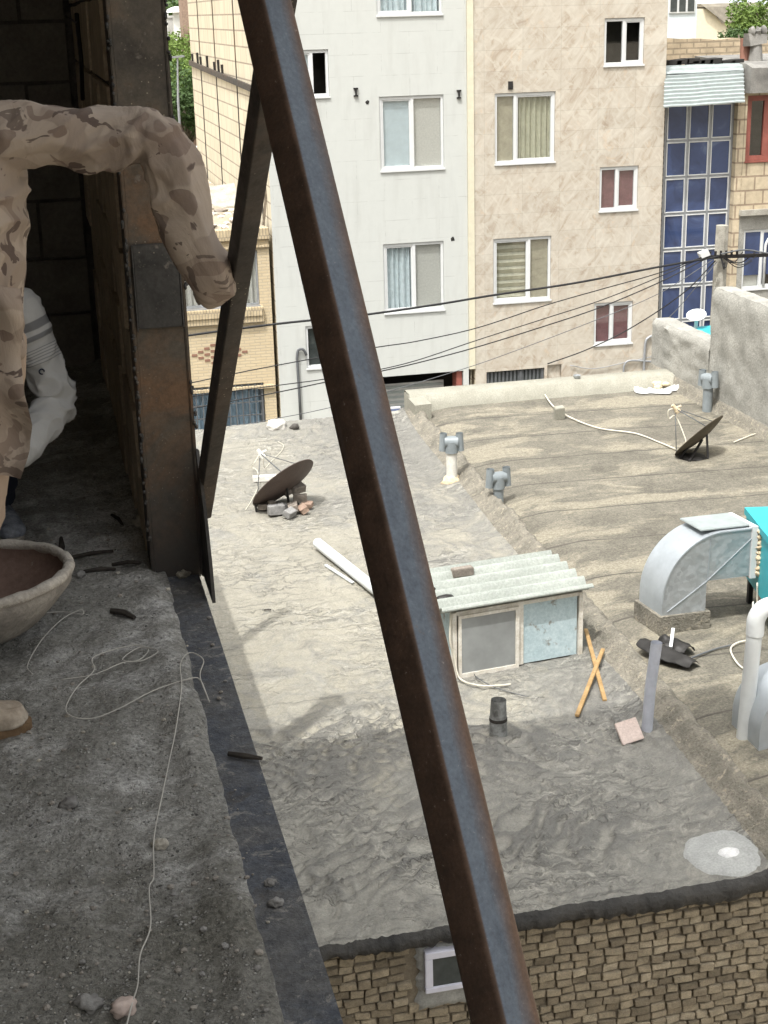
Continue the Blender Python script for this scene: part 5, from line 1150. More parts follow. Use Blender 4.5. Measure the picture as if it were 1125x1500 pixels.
for j in range(len(zs)-1):
    for i in range(3):
        x0, x1 = gx0+(gx1-gx0)*i/3+.03, gx0+(gx1-gx0)*(i+1)/3-.03; z1_, z0_ = zs[j]-.026, zs[j+1]+.026; b = MB(); k = .021
        b.box(x0, x1, GY-.012, GY+.03, z0_, z0_+k); b.box(x0, x1, GY-.012, GY+.03, z1_-k, z1_); b.box(x0, x0+k, GY-.012, GY+.03, z0_+k, z1_-k); b.box(x1-k, x1, GY-.012, GY+.03, z0_+k, z1_-k)
        f = b.build('window', 'upvc', t); b = MB(); tw = random.uniform(-.004, .004)
        b.quad((x0+k, GY+.012+tw, z0_+k), (x1-k, GY+.012-tw, z0_+k), (x1-k, GY+.012-tw*.5, z1_-k), (x0+k, GY+.012+tw*.6, z1_-k)); b.build('pane', 'blueglass', f)
b = MB(); b.box(gx0, gx1, GY+.12, GY+3, GROUND, ztop+.2); b.build('tower_wall', 'side', t)
def corr(b, p00, p10, p01, p11, n, amp, seg=20):
    p00, p10, p01, p11 = map(V, (p00, p10, p01, p11)); nr = (p10-p00).cross(p01-p00).normalized()
    b.grid(lin(0, 1, seg), lin(0, 1, n*8), lambda a, s: (p00*(1-a)+p10*a)*(1-s)+(p01*(1-a)+p11*a)*s+nr*amp*1.5*math.sin(s*n*2*math.pi)+V((0, 0, .012*noise.noise(V((a*4, s*2, 0))))))
b = MB(); corr(b, at_y(972, 158, YF-.55), at_y(1091, 150, YF-.55), at_y(974, 108, YF+.1), at_y(1089, 100, YF+.1), 9, .018); corr(b, at_y(974, 109, YF+.02), at_y(1089, 103, YF+.02), at_y(976, 96, YF+.3), at_y(1089, 92, YF+.3), 2, .018)
b.build('corrugated_canopy', 'tinsheet', t, 180)
b = MB()
for k, px in enumerate((984, 995, 1010, 1018, 1030, 1043, 1062, 1075)): c = at_y(px, 92-(k % 3)*1.5, YF+.5); b.obox(c, (.14, 0, .01*(k % 2)), (0, .2, 0), (.01, 0, .05), .005)
b.build('roof_junk', 'void', t)
t = thing('cream_block_house', 'cream block house with red framed window and arched blue window at the right edge', 'house', (17, 33, GROUND))
HX = 14.81; rz = at_y(1100, 140, YF).z
rw = (at_y(1096, 140, YF).x, at_y(1096, 140, YF).x+1.1, at_y(1100, 236, YF).z, rz); aw = (at_y(1091, 337, YF).x, at_y(1091, 337, YF).x+1.3, at_y(1095, 424, YF).z, at_y(1095, 337, YF).z)
bandz = at_y(1100, 307, YF).z
b = MB(); openings_wall(b, HX, 22, bandz, rz+.05, YF, [rw]); b.build('upper_wall', 'blockcream', t)
b = MB(); openings_wall(b, HX, 22, GROUND, bandz-.12, YF+.03, [aw]); b.build('lower_wall', 'plaster', t)
b = MB(); b.box(HX-.02, 22, YF-.10, YF+.3, bandz-.12, bandz-.001, .01); b.build('ledge', 'concrete', t)
window(t, rw, .42, ('none', None), ('none', None), YF, .11, 'redframe')
f = window(t, aw, .34, ('flat', 'cur_grey'), ('none', None), YF+.03, .05)
b = MB(); cx, cz_ = aw[0]+.95, aw[3]-.42; b.tube([(cx+.42*math.cos(q), YF+.035, cz_+.36*math.sin(q)) for q in lin(0, math.pi, 16)]+[(cx-.42, YF+.035, aw[2]+.05)], .03, 8); b.build('arch', 'upvc', f, 180)
b = MB(); b.quad((aw[0]+.06, YF+.075, aw[2]+.3), (aw[1]-.05, YF+.075, aw[2]+.3), (aw[1]-.05, YF+.075, aw[3]-.05), (aw[0]+.06, YF+.075, aw[3]-.05)); b.build('blue_pane', 'blueglass', f)
b = MB(); ez = at_y(1100, 98, YF-.2).z; b.prism([(HX-.03, YF-.25, rz+.06), (HX-.03, YF-.3, ez-.02), (HX-.03, YF+.0, ez+.06), (HX-.03, YF+2.6, ez+.16), (HX-.03, YF+2.6, rz+.06)], (8, 0, 0)); b.build('roof', 'duskroof', t)
b = MB(); c = at_y(1106, 100, YF+.6); b.tube([(c.x, YF+.6, ez), (c.x, YF+.6, ez+.42)], [.16, .12], 10); b.box(c.x-.2, c.x+.2, YF+.45, YF+.75, ez+.42, ez+.62, .05); 
for k in range(3): b.lump((c.x-.14+.14*k, YF+.55, ez+.70), .07, .1, .10, k, 2, .4)
b.build('chimney', 'duskroof', t, 40)
b = MB(); c = at_y(1092, 85, YF+.9); b.tube([(c.x, YF+.9, ez), (c.x, YF+.9, ez+.55)], [.12, .13], 12); b.build('flue_pot', 'terracotta', t, 40)
# ---- power pole and wires
c = at_y(1058, 330, 28.6); t = thing('power_pole', 'grey concrete power pole in front of the blue glass', 'power pole', (c.x, 28.6, GROUND))
b = MB(); b.tube([(c.x-.02, 28.6, GROUND), (c.x, 28.6, c.z)], [.20, .13], 8); b.build('shaft', 'concrete', t, 30)
b = MB(); j = at_y(1055, 374, 28.4); b.bar(j+V((-.35, 0, -.02)), j+V((1.2, 0, -.06)), .07, .07)
for k in range(6): b.tube([j+V((-.25+k*.12, -.05, -.02)), j+V((-.25+k*.12, -.05, .10))], .025, 6)
b.build('crossarm', 'darkmetal', t)
b = MB(); q = at_y(1031, 372, 28.3); b.obox(q, (.10, 0, .03), (0, .06, 0), (-.03, 0, .06), .01); b.build('junction_box', 'upvc', t)
b = MB(); random.seed(4)
for k in range(9): e = j+V((random.uniform(-.1, .9), random.uniform(-.1, .1), random.uniform(-.25, .08))); b.tube(spline([j, (j+e)/2+V((0, -.08, -.18)), e], 6), .010, 5)
b.build('wire_tangle', 'cable', t, 180)
def cable(label, pts, r, mat='cable', y0=28.3, y1=27.0):
    n = len(pts)-1; P_ = []
    for px, py in pts: f = (px-260)/(1055-260); P_.append(at_y(px, py, y1+(y0-y1)*f))
    if pts[-1][0] < 300: q = P_[-1]; P_ += [V((q.x-5, q.y-.8, q.z-.15)), V((q.x-11, q.y-2, q.z+.35))]
    b = MB(); b.tube(spline(P_, 10), r, 6); return tag(b.build('power_cable', mat, None, 180), label, 'cable', 'cables strung across the street')
cable('thickest black cable, highest of those sagging across the facades', [(1052, 376), (965, 391), (840, 415), (725, 432), (640, 446), (527, 462), (410, 474), (272, 492), (150, 512)], .024)
cable('second cable from the top, ending behind the thick brace', [(1040, 372), (965, 400), (880, 424), (800, 447), (700, 480), (610, 500), (538, 511), (380, 540), (200, 575)], .012)
cable('third cable from the top, crossing the beige facade middle', [(1036, 374), (960, 408), (880, 440), (800, 466), (700, 498), (610, 528), (547, 543), (471, 556), (411, 564), (200, 592)], .011)
cable('fourth cable from the top, just under the third', [(1040, 376), (965, 414), (880, 450), (800, 477), (700, 508), (610, 532), (547, 546), (471, 561), (389, 578), (200, 612)], .013)
cable('fifth cable, thin, passing the small maroon window', [(1045, 380), (965, 430), (870, 470), (760, 512), (680, 540), (556, 577), (479, 598), (405, 613), (250, 640)], .008, 'cablegrey')
cable('lowest cable, dropping steeply from the pole to the louvred opening', [(1048, 382), (1000, 430), (925, 480), (860, 512), (802, 533)], .012, 'cable', 28.3, 29.6)
cable('pale wire slanting across the blue glass panes', [(1050, 384), (1020, 420), (990, 455), (965, 478)], .008, 'cablegrey', 28.3, 29.6)
cable('black line running right from the pole past the arched window', [(1056, 372), (1090, 366), (1125, 371), (1180, 376)], .018, 'cablegrey', 28.3, 28.3)
# ---- small things behind the rendered wall
c = at_y(1020, 461, 20.5); t = thing('satellite_dish', 'small white satellite dish on a post behind the low rendered wall', 'satellite dish', (c.x, 20.5, -6)); b = MB(); n_ = V((-.25, -.35, .9)).normalized(); pr = [(.002, -.03), (.05, -.026), (.1, -.015), (.15, 0)]; b.lathe(c, pr, 32, n_); b.lathe(c-n_*.008, pr, 32, n_); b.build('reflector', 'pvcw', t, 60)
b = MB(); b.tube([c-n_*.05, V((c.x+.0, 20.6, -6.6))], .03, 8); b.build('post', 'pvcw', t)
c = at_y(1018, 487, 20.2); t = thing('air_cooler', 'turquoise cooler top showing behind the low rendered wall', 'air cooler', (c.x, 20.2, -7)); b = MB(); b.box(c.x-.12, c.x+.8, 19.75, 20.6, c.z-.9, c.z, 0, .02); b.build('casing', 'teal', t); b = MB(); b.box(c.x-.08, c.x+.76, 19.73, 19.748, c.z-.8, c.z-.15); b.build('louvre', 'galv', t)
b = MB(); b.box(8.45, 12.5, 18.95, 21.2, GROUND, c.z-.92); tag(b.build('rear_house', 'plaster'), 'low rendered house carrying the turquoise cooler behind the wall', 'house')
# ---- skyline right
t = tag(MB().build('x', 'void'), 'x', 'x'); bpy.data.objects.remove(t)
b = MB(); Yb = 34.2; za, zb2 = at_y(980, 50, Yb).z, GROUND
b.grid(lin(12.98, 30, 90), [0, 1], lambda x, k: (x, Yb, zb2 if k == 0 else za-.05*(x-13)+.07*noise.noise(V((x*1.3, 0, 0)))))
b.grid(lin(12.98, 30, 90), [0, 1], lambda x, k: (x, Yb+.4*k, za-.05*(x-13)+.07*noise.noise(V((x*1.3, 0, 0)))))
tag(b.build('brick_yard_wall', 'farbrick'), 'long pale brick wall behind the corrugated canopy', 'wall')
def house(name, label, Y, x0, x1, zt, mat, depth, zb=GROUND):
    t = thing(name, label, 'house', ((x0+x1)/2, Y+depth/2, zb)); b = MB(); b.box(x0, x1, Y, Y+depth, zb, zt); b.build('walls', mat, t); return t
Y1 = 50; a1, a2 = at_y(960, 0, Y1), at_y(1020, 36, Y1)
t = house('far_house', 'pale blue rendered house on the skyline beside the beige block', Y1, a1.x-2, a2.x, 1.6, 'rowhouse', 8)
wr = (at_y(980, 0, Y1).x, at_y(1018, 0, Y1).x, at_y(1000, 19, Y1).z, at_y(1000, -6, Y1).z); b = MB(); b.box(wr[0], wr[1], Y1-.05, Y1-.002, wr[2], wr[3]); f = b.build('window', 'upvc', t)
for i in range(3): w_ = (wr[1]-wr[0])/3; b = MB(); b.box(wr[0]+i*w_+.04, wr[0]+(i+1)*w_-.04, Y1-.06, Y1-.051, wr[2]+.05, wr[3]-.05); b.build('pane', 'cur_dark', f)
b = MB(); b.box(a1.x-2.2, a2.x+.2, Y1-.2, Y1+8.2, 1.6, 1.75); b.build('roof', 'limewall', t)
Y2 = 56; t = thing('far_house', 'cream gabled house with brown roof on the skyline', 'house', (at_y(1045, 40, Y2).x, Y2+3, GROUND))
g0, g1, g2, g3 = at_y(1019, 14, Y2), at_y(1040, 12, Y2), at_y(1057, 34, Y2), at_y(1076, 34, Y2)
b = MB(); b.prism([(g0.x-.2, Y2, GROUND), (g3.x+.1, Y2, GROUND), (g3.x+.1, Y2, g3.z), (g2.x, Y2, g2.z), (g1.x, Y2, g1.z), (g0.x-.2, Y2, g0.z)], (0, 6, 0)); b.build('walls', 'creamwall', t)
b = MB(); h0, h1 = at_y(1062, 8, Y2+2), at_y(1098, 8, Y2+2); b.prism([(g1.x-.3, Y2-.2, g1.z+.04), (g2.x, Y2-.2, g2.z+.05), (h1.x+.8, Y2-.2, g2.z+.0), (h1.x+.8, Y2+2.5, h1.z), (g1.x-.3, Y2+2.5, h1.z)], (0, .4, .12)); b.build('roof', 'brownroof', t)
wr = (at_y(1068, 45, Y2).x, at_y(1084, 45, Y2).x, at_y(1075, 58, Y2).z, at_y(1075, 41, Y2).z); b = MB(); b.box(wr[0], wr[1], Y2-.1, Y2-.02, wr[2], wr[3]); f = b.build('window', 'upvc', t); b = MB(); b.box(wr[0]+.08, wr[1]-.08, Y2-.12, Y2-.101, wr[2]+.07, wr[3]-.07); b.build('pane', 'cur_dark', f)
b = MB(); b.tube([at_y(1103, 30, Y2-1), at_y(1104, 8, Y2-1)], .12, 8); tag(b.build('flue_pipe', 'pvcw'), 'pale flue pipe on the skyline beside the tree', 'pipe')
t = house('far_house', 'dull brown roofed shed between the far houses and the tree', 60, at_y(1075, 20, 60).x, at_y(1140, 20, 60).x, at_y(1090, 10, 60).z, 'brownroof', 6)
b = MB(); b.box(at_y(1070, 3, 60).x, at_y(1145, 3, 60).x, 59.8, 66.2, at_y(1090, 10, 60).z+.002, at_y(1090, 7, 60).z); b.build('roof', 'tinsheet', t)
# ---- trees and far left
def tree(label, base, h, cr, n, seed, mat, grp, squash=.8, leaf=.16, trunk=True):
    random.seed(seed); base = V(base); t = thing('tree', label, 'tree', base.to_tuple(), grp)
    b = MB(); top = base+V((0, 0, h)); limbs = []; cc = base+V((0, 0, h-cr*squash))
    b.tube([base, base+V((.05, .03, h*.3)), base+V((.1, -.05, h*.6)), top-V((0, 0, cr*.5))], [.16, .13, .09, .03], 8)
    for k in range(9):
        a = random.uniform(0, 6.28); e = cc+V((math.cos(a)*cr*random.uniform(.4, .85), math.sin(a)*cr*random.uniform(.4, .85), random.uniform(-.5, .7)*cr*squash)); s = base+V((.06, 0, h*random.uniform(.3, .6)))
        b.tube([s, (s+e)/2+V((0, 0, .15)), e], [.06, .04, .012], 5); limbs.append(e)
    b.build('trunk', 'bark', t, 180)
    cl = [(cc+V((random.gauss(0, .5)*cr, random.gauss(0, .5)*cr, random.gauss(0, .45)*cr*squash)), random.uniform(.22, .42)*cr) for _ in range(26)]+[(e, .3*cr) for e in limbs]
    b = MB()
    for k in range(n):
        c_, r_ = random.choice(cl); d = V((random.gauss(0, 1), random.gauss(0, 1), random.gauss(0, .8))).normalized()*r_*random.random()**.45; p = c_+d
        nr = (d.normalized()*.6+V((random.uniform(-1, 1), random.uniform(-1, 1), random.uniform(.0, 1.4)))).normalized(); u_ = nr.orthogonal().normalized(); u_ = Matrix.Rotation(random.uniform(0, 6.28), 3, nr) @ u_; v_ = nr.cross(u_); s = leaf*random.uniform(.5, 1.2)
        b.add([p-u_*s*.5, p-v_*s*.28, p+u_*s*.5, p+v_*s*.28], [(0, 1, 2, 3)])
    b.build('crown', mat, t); return t
GT = 'garden trees behind the yellow house'
for lb, px, py, Y, h, cr, n, sd, m in (('bright green garden tree, tallest seen between column and pale wall', 262, 105, 56, 7.0, 1.5, 5200, 1, 'leaf1'), ('light green tree at the left of the tallest garden tree', 240, 110, 58, 6.6, 1.5, 5200, 2, 'leaf1'), ('darker bushy tree low behind the yellow house roof', 268, 170, 51, 4.6, 1.5, 5600, 3, 'leaf2'), ('dark low tree beside the steel column elbow', 240, 165, 52, 4.9, 1.6, 5600, 4, 'leaf2'), ('yellow green tree touching the pale brick wall', 286, 120, 54, 6.2, 1.2, 4200, 5, 'leaf1')):
    c = at_y(px, py, Y); tree(lb, (c.x, Y, c.z-h+cr*.9), h, cr, n, sd, m, GT)
c = at_y(1108, 42, 47); tree('leafy tree beside the cream gabled house on the right skyline', (c.x, 47, c.z-5), 6.2, 1.15, 5200, 8, 'leaf1', None, 1.0, .14)
c = at_y(1082, 52, 45); tree('small shrub growing over the far brick wall', (c.x, 45, c.z-3), 3.3, .5, 1500, 9, 'leaf2', None, .9, .12)
for k, (px, Y, h) in enumerate(((215, 82, 9), (236, 85, 10), (252, 80, 9.5), (270, 88, 9), (290, 84, 10), (320, 86, 9))):
    c = at_y(px, 15, Y); tree('far tree on the left skyline above the white garden wall', (c.x, Y, c.z-h+1.0), h, 2.1, 2600, 30+k, 'leaf2', 'far trees on the left skyline', 1, .3)
Y = 62; a1, a2 = at_y(236, 24, Y), at_y(252, 48, Y); b = MB(); b.box(a1.x-2, a2.x-.15, Y, Y+.4, GROUND, a1.z); b.box(a1.x-2, a2.x-.1, Y-.06, Y+.46, a1.z, a1.z+.10); tag(b.build('white_house_wall', 'limewall'), 'white limewashed wall end just right of the steel column', 'wall')
b = MB(); a3 = at_y(250, 26, Y+1); b.box(a2.x-.15, a3.x+4, Y+1, Y+1.4, GROUND, a3.z, .02); b.box(a2.x-.2, a3.x+4, Y+.95, Y+1.45, a3.z, a3.z+.08, .01); tag(b.build('grey_garden_wall', 'greyfence'), 'grey garden wall behind the bright green trees', 'wall')
c = at_y(259, 16, Y-.5); b = MB(); b.box(c.x-.15, c.x+.18, Y-.6, Y-.25, c.z-1.6, c.z-.05); b.lathe((c.x, Y-.45, c.z-.05), [(.42, 0), (.36, .12), (.15, .2), (.002, .22)], 16); tag(b.build('white_chimney', 'limewall', None, 40), 'white capped chimney above the grey garden wall', 'chimney')
b = MB(); c = at_y(268, 10, 57); b.box(c.x-.05, c.x+.9, 57, 58, GROUND, c.z+.4); b.box(c.x-.1, c.x+.95, 56.95, 58.05, c.z+.4, c.z+.5); tag(b.build('red_brick_shed', 'redbrick'), 'narrow red brick pier against the pale brick side wall', 'pier')
c = at_y(260, 85, 49.5); t = thing('street_lamp', 'slim pale street lamp post standing among the garden trees', 'street lamp', (c.x, 49.5, GROUND)); e = at_y(261, 150, 49.5)
b = MB(); b.tube([(e.x, 49.5, GROUND), (e.x, 49.5, e.z), (c.x, 49.5, c.z)], [.045, .04, .025], 8); b.build('post', 'mull', t); b = MB(); b.bar(c+V((-.3, 0, .02)), c+V((.22, 0, .05)), .10, .06); b.build('lamp_head', 'mull', t)
c = at_y(278, 215, 46.5); b = MB(); b.box(c.x-.2, c.x+.35, 46.3, 47.0, c.z-.6, c.z-.02, 0, .05); b.lathe((c.x-.05, 46.75, c.z-.02), [(.2, 0), (.18, .12), (.002, .14)], 16); tag(b.build('water_tank', 'limewall', None, 40), 'white water tank beyond the yellow house roof', 'tank')
b = MB(); b.box(c.x-3, c.x+1.5, 45.6, 48, GROUND, c.z-.61); tag(b.build('tank_plinth', 'concrete'), 'concrete plinth building under the white water tank', 'plinth')
# ---- ground, street, hills
b = MB(); b.grid([-900+60*k for k in range(31)], [-300+80*k for k in range(36)], lambda x, y: (x, y, GROUND-.02)); structure(b.build('ground', 'earth'))
b = MB(); b.box(-40, 60, 19.6, 28.4, GROUND-.3, GROUND+.0); structure(b.build('road', 'asphalt'))
b = MB(); b.box(-40, 60, 28.4, 29.9, GROUND-.3, GROUND+.14); b.box(-40, 60, 18.45, 19.6, GROUND-.3, GROUND+.14); structure(b.build('pavement', 'concrete'))
b = MB(); b.grid([-1600+80*k for k in range(46)], [0, 1, 2, 3], lambda x, k: (x, 2200+150*k, -14+[0, .5, .85, 1][int(k)]*(42+16*fbm(x*.002, 3, 1)))); structure(b.build('hills', 'hill', None, 180))

# ================================================================== the two workers
def limb(b, pts, rads, ref=(0, 0, 1), n=18, sub=6):
    P_ = spline(pts, sub); k = len(P_); m = len(rads)-1; vs = []
    rr = []
    for i in range(k):
        t = i/(k-1)*m; j = min(int(t), m-1); f = t-j; f = f*f*(3-2*f)
        A, B = [(q if isinstance(q, tuple) else (q, q)) for q in (rads[j], rads[j+1])]
        rr.append((A[0]*(1-f)+B[0]*f, A[1]*(1-f)+B[1]*f))
    ref = V(ref)
    for i, p in enumerate(P_):
        t = (P_[min(i+1, k-1)]-P_[max(i-1, 0)]).normalized(); u = ref-t*ref.dot(t)
        u = u.normalized() if u.length > 1e-3 else t.orthogonal().normalized(); w_ = t.cross(u)
        for j in range(n): a = 2*math.pi*j/n; vs.append(p+u*math.cos(a)*rr[i][0]+w_*math.sin(a)*rr[i][1])
    # rounded ends
    base = len(b.v); b.add(vs, [(i*n+j, i*n+(j+1) % n, (i+1)*n+(j+1) % n, (i+1)*n+j) for i in range(k-1) for j in range(n)])
    for i, s in ((0, -1), (k-1, 1)):
        t = (P_[min(i+1, k-1)]-P_[max(i-1, 0)]).normalized()*s; tip = P_[i]+t*min(rr[i])*.55
        b.add([tip]+[vs[i*n+j] for j in range(n)], [((0, 1+j, 1+(j+1) % n) if s > 0 else (0, 1+(j+1) % n, 1+j)) for j in range(n)])
def fuse(b, name, mat, parent, voxel, smooth=4, disp=None, sub=0):
    me = bpy.data.meshes.new('tmp'); me.from_pydata(b.v, [], b.f); o = bpy.data.objects.new('tmp', me); COL.objects.link(o)
    r = o.modifiers.new('r', 'REMESH'); r.mode = 'VOXEL'; r.voxel_size = voxel
    s = o.modifiers.new('s', 'SMOOTH'); s.iterations = smooth; s.factor = .5
    dg = bpy.context.evaluated_depsgraph_get(); m2 = bpy.data.meshes.new_from_object(o.evaluated_get(dg)); bpy.data.objects.remove(o); bpy.data.meshes.remove(me)
    off = parent_loc(parent); no = [v.normal.copy() for v in m2.vertices]
    for v, n_ in zip(m2.vertices, no): v.co = v.co+(n_*disp(v.co, n_) if disp else V((0, 0, 0)))-off
    m2.materials.clear()
    for m_ in (mat if isinstance(mat, tuple) else (mat,)): m2.materials.append(M[m_])
    m2.polygons.foreach_set('use_smooth', [True]*len(m2.polygons)); m2.update()
    q = bpy.data.objects.new(name, m2); COL.objects.link(q)
    if parent: q.parent = parent
    return q
def folds(amp, sc, stretch=(1, 1, 1), seed=0, axis=None, along=.4):
    ax_ = V(axis).normalized() if axis else None
    def f(p, n_):
        q = V((p.x*stretch[0], p.y*stretch[1], p.z*stretch[2]))
        if ax_: q = q-ax_*(q.dot(ax_)*(1-along))
        q = q*sc+V((seed, seed*2.3, 0)); q += V((noise.noise(q*.45), noise.noise(q*.45+V((7, 0, 0))), noise.noise(q*.45+V((0, 9, 0)))))*.8
        r = max(0, 1-abs(noise.noise(q))*4.0); r2 = max(0, 1-abs(noise.noise(q*2.1+V((3, 3, 3))))*3.6)
        return amp*(r-.25)+amp*.40*(r2-.25)+.5*amp*noise.noise(q*.6)
    return f
def head(b, c, fdir, s=1.0):
    f = V(fdir).normalized(); u = V((0, 0, 1)); r = f.cross(u).normalized()
    K = lambda a, d, h: c+r*a*s+f*d*s+u*h*s
    limb(b, [K(0, .0, -.10), K(0, .012, -.05), K(0, .01, .01), K(0, -.004, .06), K(0, -.012, .105)], [(.045, .05), (.080, .062), (.092, .073), (.094, .074), (.05, .045)], f, 20)
    limb(b, [K(0, .078, .015), K(0, .097, -.012), K(0, .106, -.028), K(0, .085, -.035)], [(.010, .009), (.011, .011), (.013, .015), (.008, .010)], f, 10)
    for sx in (-1, 1):
        limb(b, [K(sx*.015, .083, .026), K(sx*.045, .074, .027)], [.011, .010], u, 8)      # brow
        limb(b, [K(sx*.076, -.008, -.03), K(sx*.083, -.018, .0), K(sx*.082, -.012, .022)], [(.010, .006), (.018, .007), (.012, .006)], f, 10)
        limb(b, [K(sx*.020, .080, .004), K(sx*.042, .073, .004)], [.010, .010], u, 8)       # closed-ish lids
    limb(b, [K(-.024, .080, -.058), K(0, .088, -.056), K(.024, .080, -.058)], [.007, .010, .007], u, 8)
    limb(b, [K(-.018, .078, -.070), K(0, .086, -.070), K(.018, .078, -.070)], [.006, .009, .006], u, 8)
    limb(b, [K(0, .060, -.085), K(0, .074, -.093)], [.022, .018], u, 10)
def hairmesh(name, c, fdir, parent, s=1.0):
    f = V(fdir).normalized(); u = V((0, 0, 1)); r = f.cross(u).normalized(); b = MB(); K = lambda a, d, h: c+r*a*s+f*d*s+u*h*s
    limb(b, [K(0, -.045, -.05), K(0, -.035, .02), K(0, -.012, .085), K(0, -.01, .112)], [(.062, .068), (.082, .082), (.085, .078), (.05, .045)], f, 20)
    return fuse(b, name, 'hair', parent, .008, 2, lambda p, n_: .004*noise.noise(p*70))
def eyes(c, fdir, parent, s=1.0):
    f = V(fdir).normalized(); u = V((0, 0, 1)); r = f.cross(u).normalized()
    for sx in (-1, 1): b = MB(); b.lump(c+r*.031*sx*s+f*.080*s+u*.004*s, .011, .011, .006, 1, 2, 0); b.build('eye', 'hair', parent, 180)
def hand(b, wrist, dirn, palmn, curl, s=1.0, thumb=1, spread=.012):
    # palm, four fingers of unequal length and a thumb from the side of the palm; curl = bend per knuckle
    d = V(dirn).normalized(); n_ = V(palmn); n_ = (n_-d*n_.dot(d)).normalized(); w_ = d.cross(n_)
    pl = .095*s
    limb(b, [wrist-d*.02, wrist+d*.03*s, wrist+d*.065*s, wrist+d*pl], [(.018, .026), (.017, .036), (.015, .042), (.012, .040)], n_, 16)
    for k, ln_ in enumerate((.070, .080, .075, .058)):
        p = wrist+d*pl*.95+w_*(k-1.5)*.021*s*-thumb; dd = d+w_*(k-1.5)*-thumb*.05; pts = [p-d*.012, p]; a = 0
        for seg in (.42, .33, .25):
            a += curl; dn = (dd*math.cos(a)+n_*math.sin(a)).normalized(); p = p+dn*ln_*seg*s; pts.append(p)
        limb(b, pts, [.0095*s, .0098*s, .009*s, .0085*s, .0072*s], w_, 10, 4)
    p = wrist+d*.03*s+w_*thumb*.034*s; t1 = (d*.55+w_*thumb*.75+n_*.35).normalized(); t2 = (d*.75+w_*thumb*.15+n_*.7).normalized()
    limb(b, [p-t1*.02, p+t1*.028*s, p+t1*.028*s+t2*.034*s, p+t1*.028*s+t2*.058*s], [.014*s, .012*s, .011*s, .008*s], n_, 10, 4)
def shoe(b, heel, toe, w_=.046, h=.085):
    d = (toe-heel); d.z = 0; L = d.length; d.normalize(); u = V((0, 0, 1))
    limb(b, [heel+d*.01+u*.05, heel+d*L*.25+u*.052, heel+d*L*.55+u*.044, heel+d*L*.82+u*.036, heel+d*(L-.02)+u*.03], [(.040, .034), (.044, .038), (.036, .044), (.028, w_), (.020, w_*.72)], u, 18)
    limb(b, [heel+d*.035+u*.05, heel+d*.045+u*h, heel+d*.045+u*(h+.035)], [(.040, .034), (.042, .036), (.044, .038)], d, 16)
def solemesh(b, heel, toe, w_=.05):
    d = (toe-heel); d.z = 0; L = d.length; d.normalize(); s_ = V((-d.y, d.x, 0)); poly = []
    for k in range(28):
        a = 2*math.pi*k/28; x = L/2*(1-math.cos(a)); ww = w_*(.78+.22*math.sin(min(1, x/L)*math.pi*.9+.2)); poly.append(heel+d*x*1.02-d*.008+s_*math.copysign(abs(math.sin(a))**.7, math.sin(a))*ww)
    b.prism(poly, (0, 0, .024))

# ---- worker in camouflage, arm out to the thin brace
YW = 3.15
f1 = V((.6, -.8, 0)); l1 = V((.8, .6, 0))
t = thing('person', 'worker in dusty desert camouflage jacket reaching out to hold the thin brace', 'person', (-.24, YW, FLOOR))
nb = V((-.215, YW+.03, -.11)); hc = nb+V((.02, -.04, .20))
shL = at_y(4, 196, YW+.06); el = at_y(222, 204, YW+.02)
gp = at_x(337, 418, .38); wr = at_x(300, 402, .318)+V((0, .07, 0))
shR = nb-l1*.20+V((0, 0, -.06)); elR = shR+V((-.06, .06, -.27)); wrR = elR+V((.08, -.20, -.10))
hipc = V((-.235, YW+.04, -.66)); hipL = hipc+l1*.085; hipR = hipc-l1*.085
toeL = fz(50, 1068); toeL.z = FLOOR; heelL = toeL+V((-.255, .035, 0)); ankL = heelL+(toeL-heelL)*.17+V((0, 0, .10)); kneeL = V((-.235, YW-.06, -1.03))
heelR = V((-.62, YW+.15, FLOOR)); toeR = heelR+V((.16, -.20, 0)); ankR = heelR+(toeR-heelR)*.17+V((0, 0, .10)); kneeR = V((-.44, YW+.02, -1.05))
b = MB(); head(b, hc, f1)
limb(b, [nb+V((0, 0, -.05)), nb+V((.005, -.01, .06)), hc+V((0, .01, -.04))], [.066, .056, .056], f1)
limb(b, [hipc+V((0, 0, -.06)), hipc+V((0, 0, .12)), (hipc+nb)/2, nb+V((0, 0, -.16)), nb+V((0, 0, -.03))], [(.10, .145), (.10, .14), (.095, .135), (.105, .15), (.07, .08)], f1)
for s_, e_, w_ in ((shL, el, wr), (shR, elR, wrR)):
    limb(b, [nb+V((0, 0, -.07)), s_, (s_+e_)/2, e_], [.06, .055, .046, .040]); limb(b, [e_, (e_+w_)/2, w_], [.041, .038, .027])
for h_, k_, a_ in ((hipL, kneeL, ankL), (hipR, kneeR, ankR)):
    limb(b, [h_+V((0, 0, .02)), (h_+k_)/2, k_, (k_+a_)/2+V((-.01, .02, 0)), a_-V((0, 0, .03))], [.085, .075, .052, .050, .034])
hand(b, wrR, (.5, -.7, -.4), (.4, .5, -.6), .5, 1.0, 1)
fuse(b, 'body', 'skin', t, .0055, 3); eyes(hc, f1, t); hairmesh('hair', hc, f1, t)
b = MB()                                       # jacket
limb(b, [V((-.235, YW+.05, -.66)), V((-.23, YW+.05, -.60)), V((-.215, YW+.05, -.50)), V((-.19, YW+.05, -.33)), nb+V((.01, 0, -.13)), nb+V((0, 0, .0))], [(.150, .190), (.142, .180), (.135, .175), (.135, .185), (.115, .175), (.075, .085)], f1, 28)
limb(b, [nb+l1*.08+V((0, 0, -.05)), shL+V((-.03, 0, -.005)), shL+(el-shL)*.4, shL+(el-shL)*.8, el+V((.022, .0, .012))], [(.062, .066), (.072, .070), (.061, .060), (.060, .058), (.050, .053)], (0, 0, 1), 22)
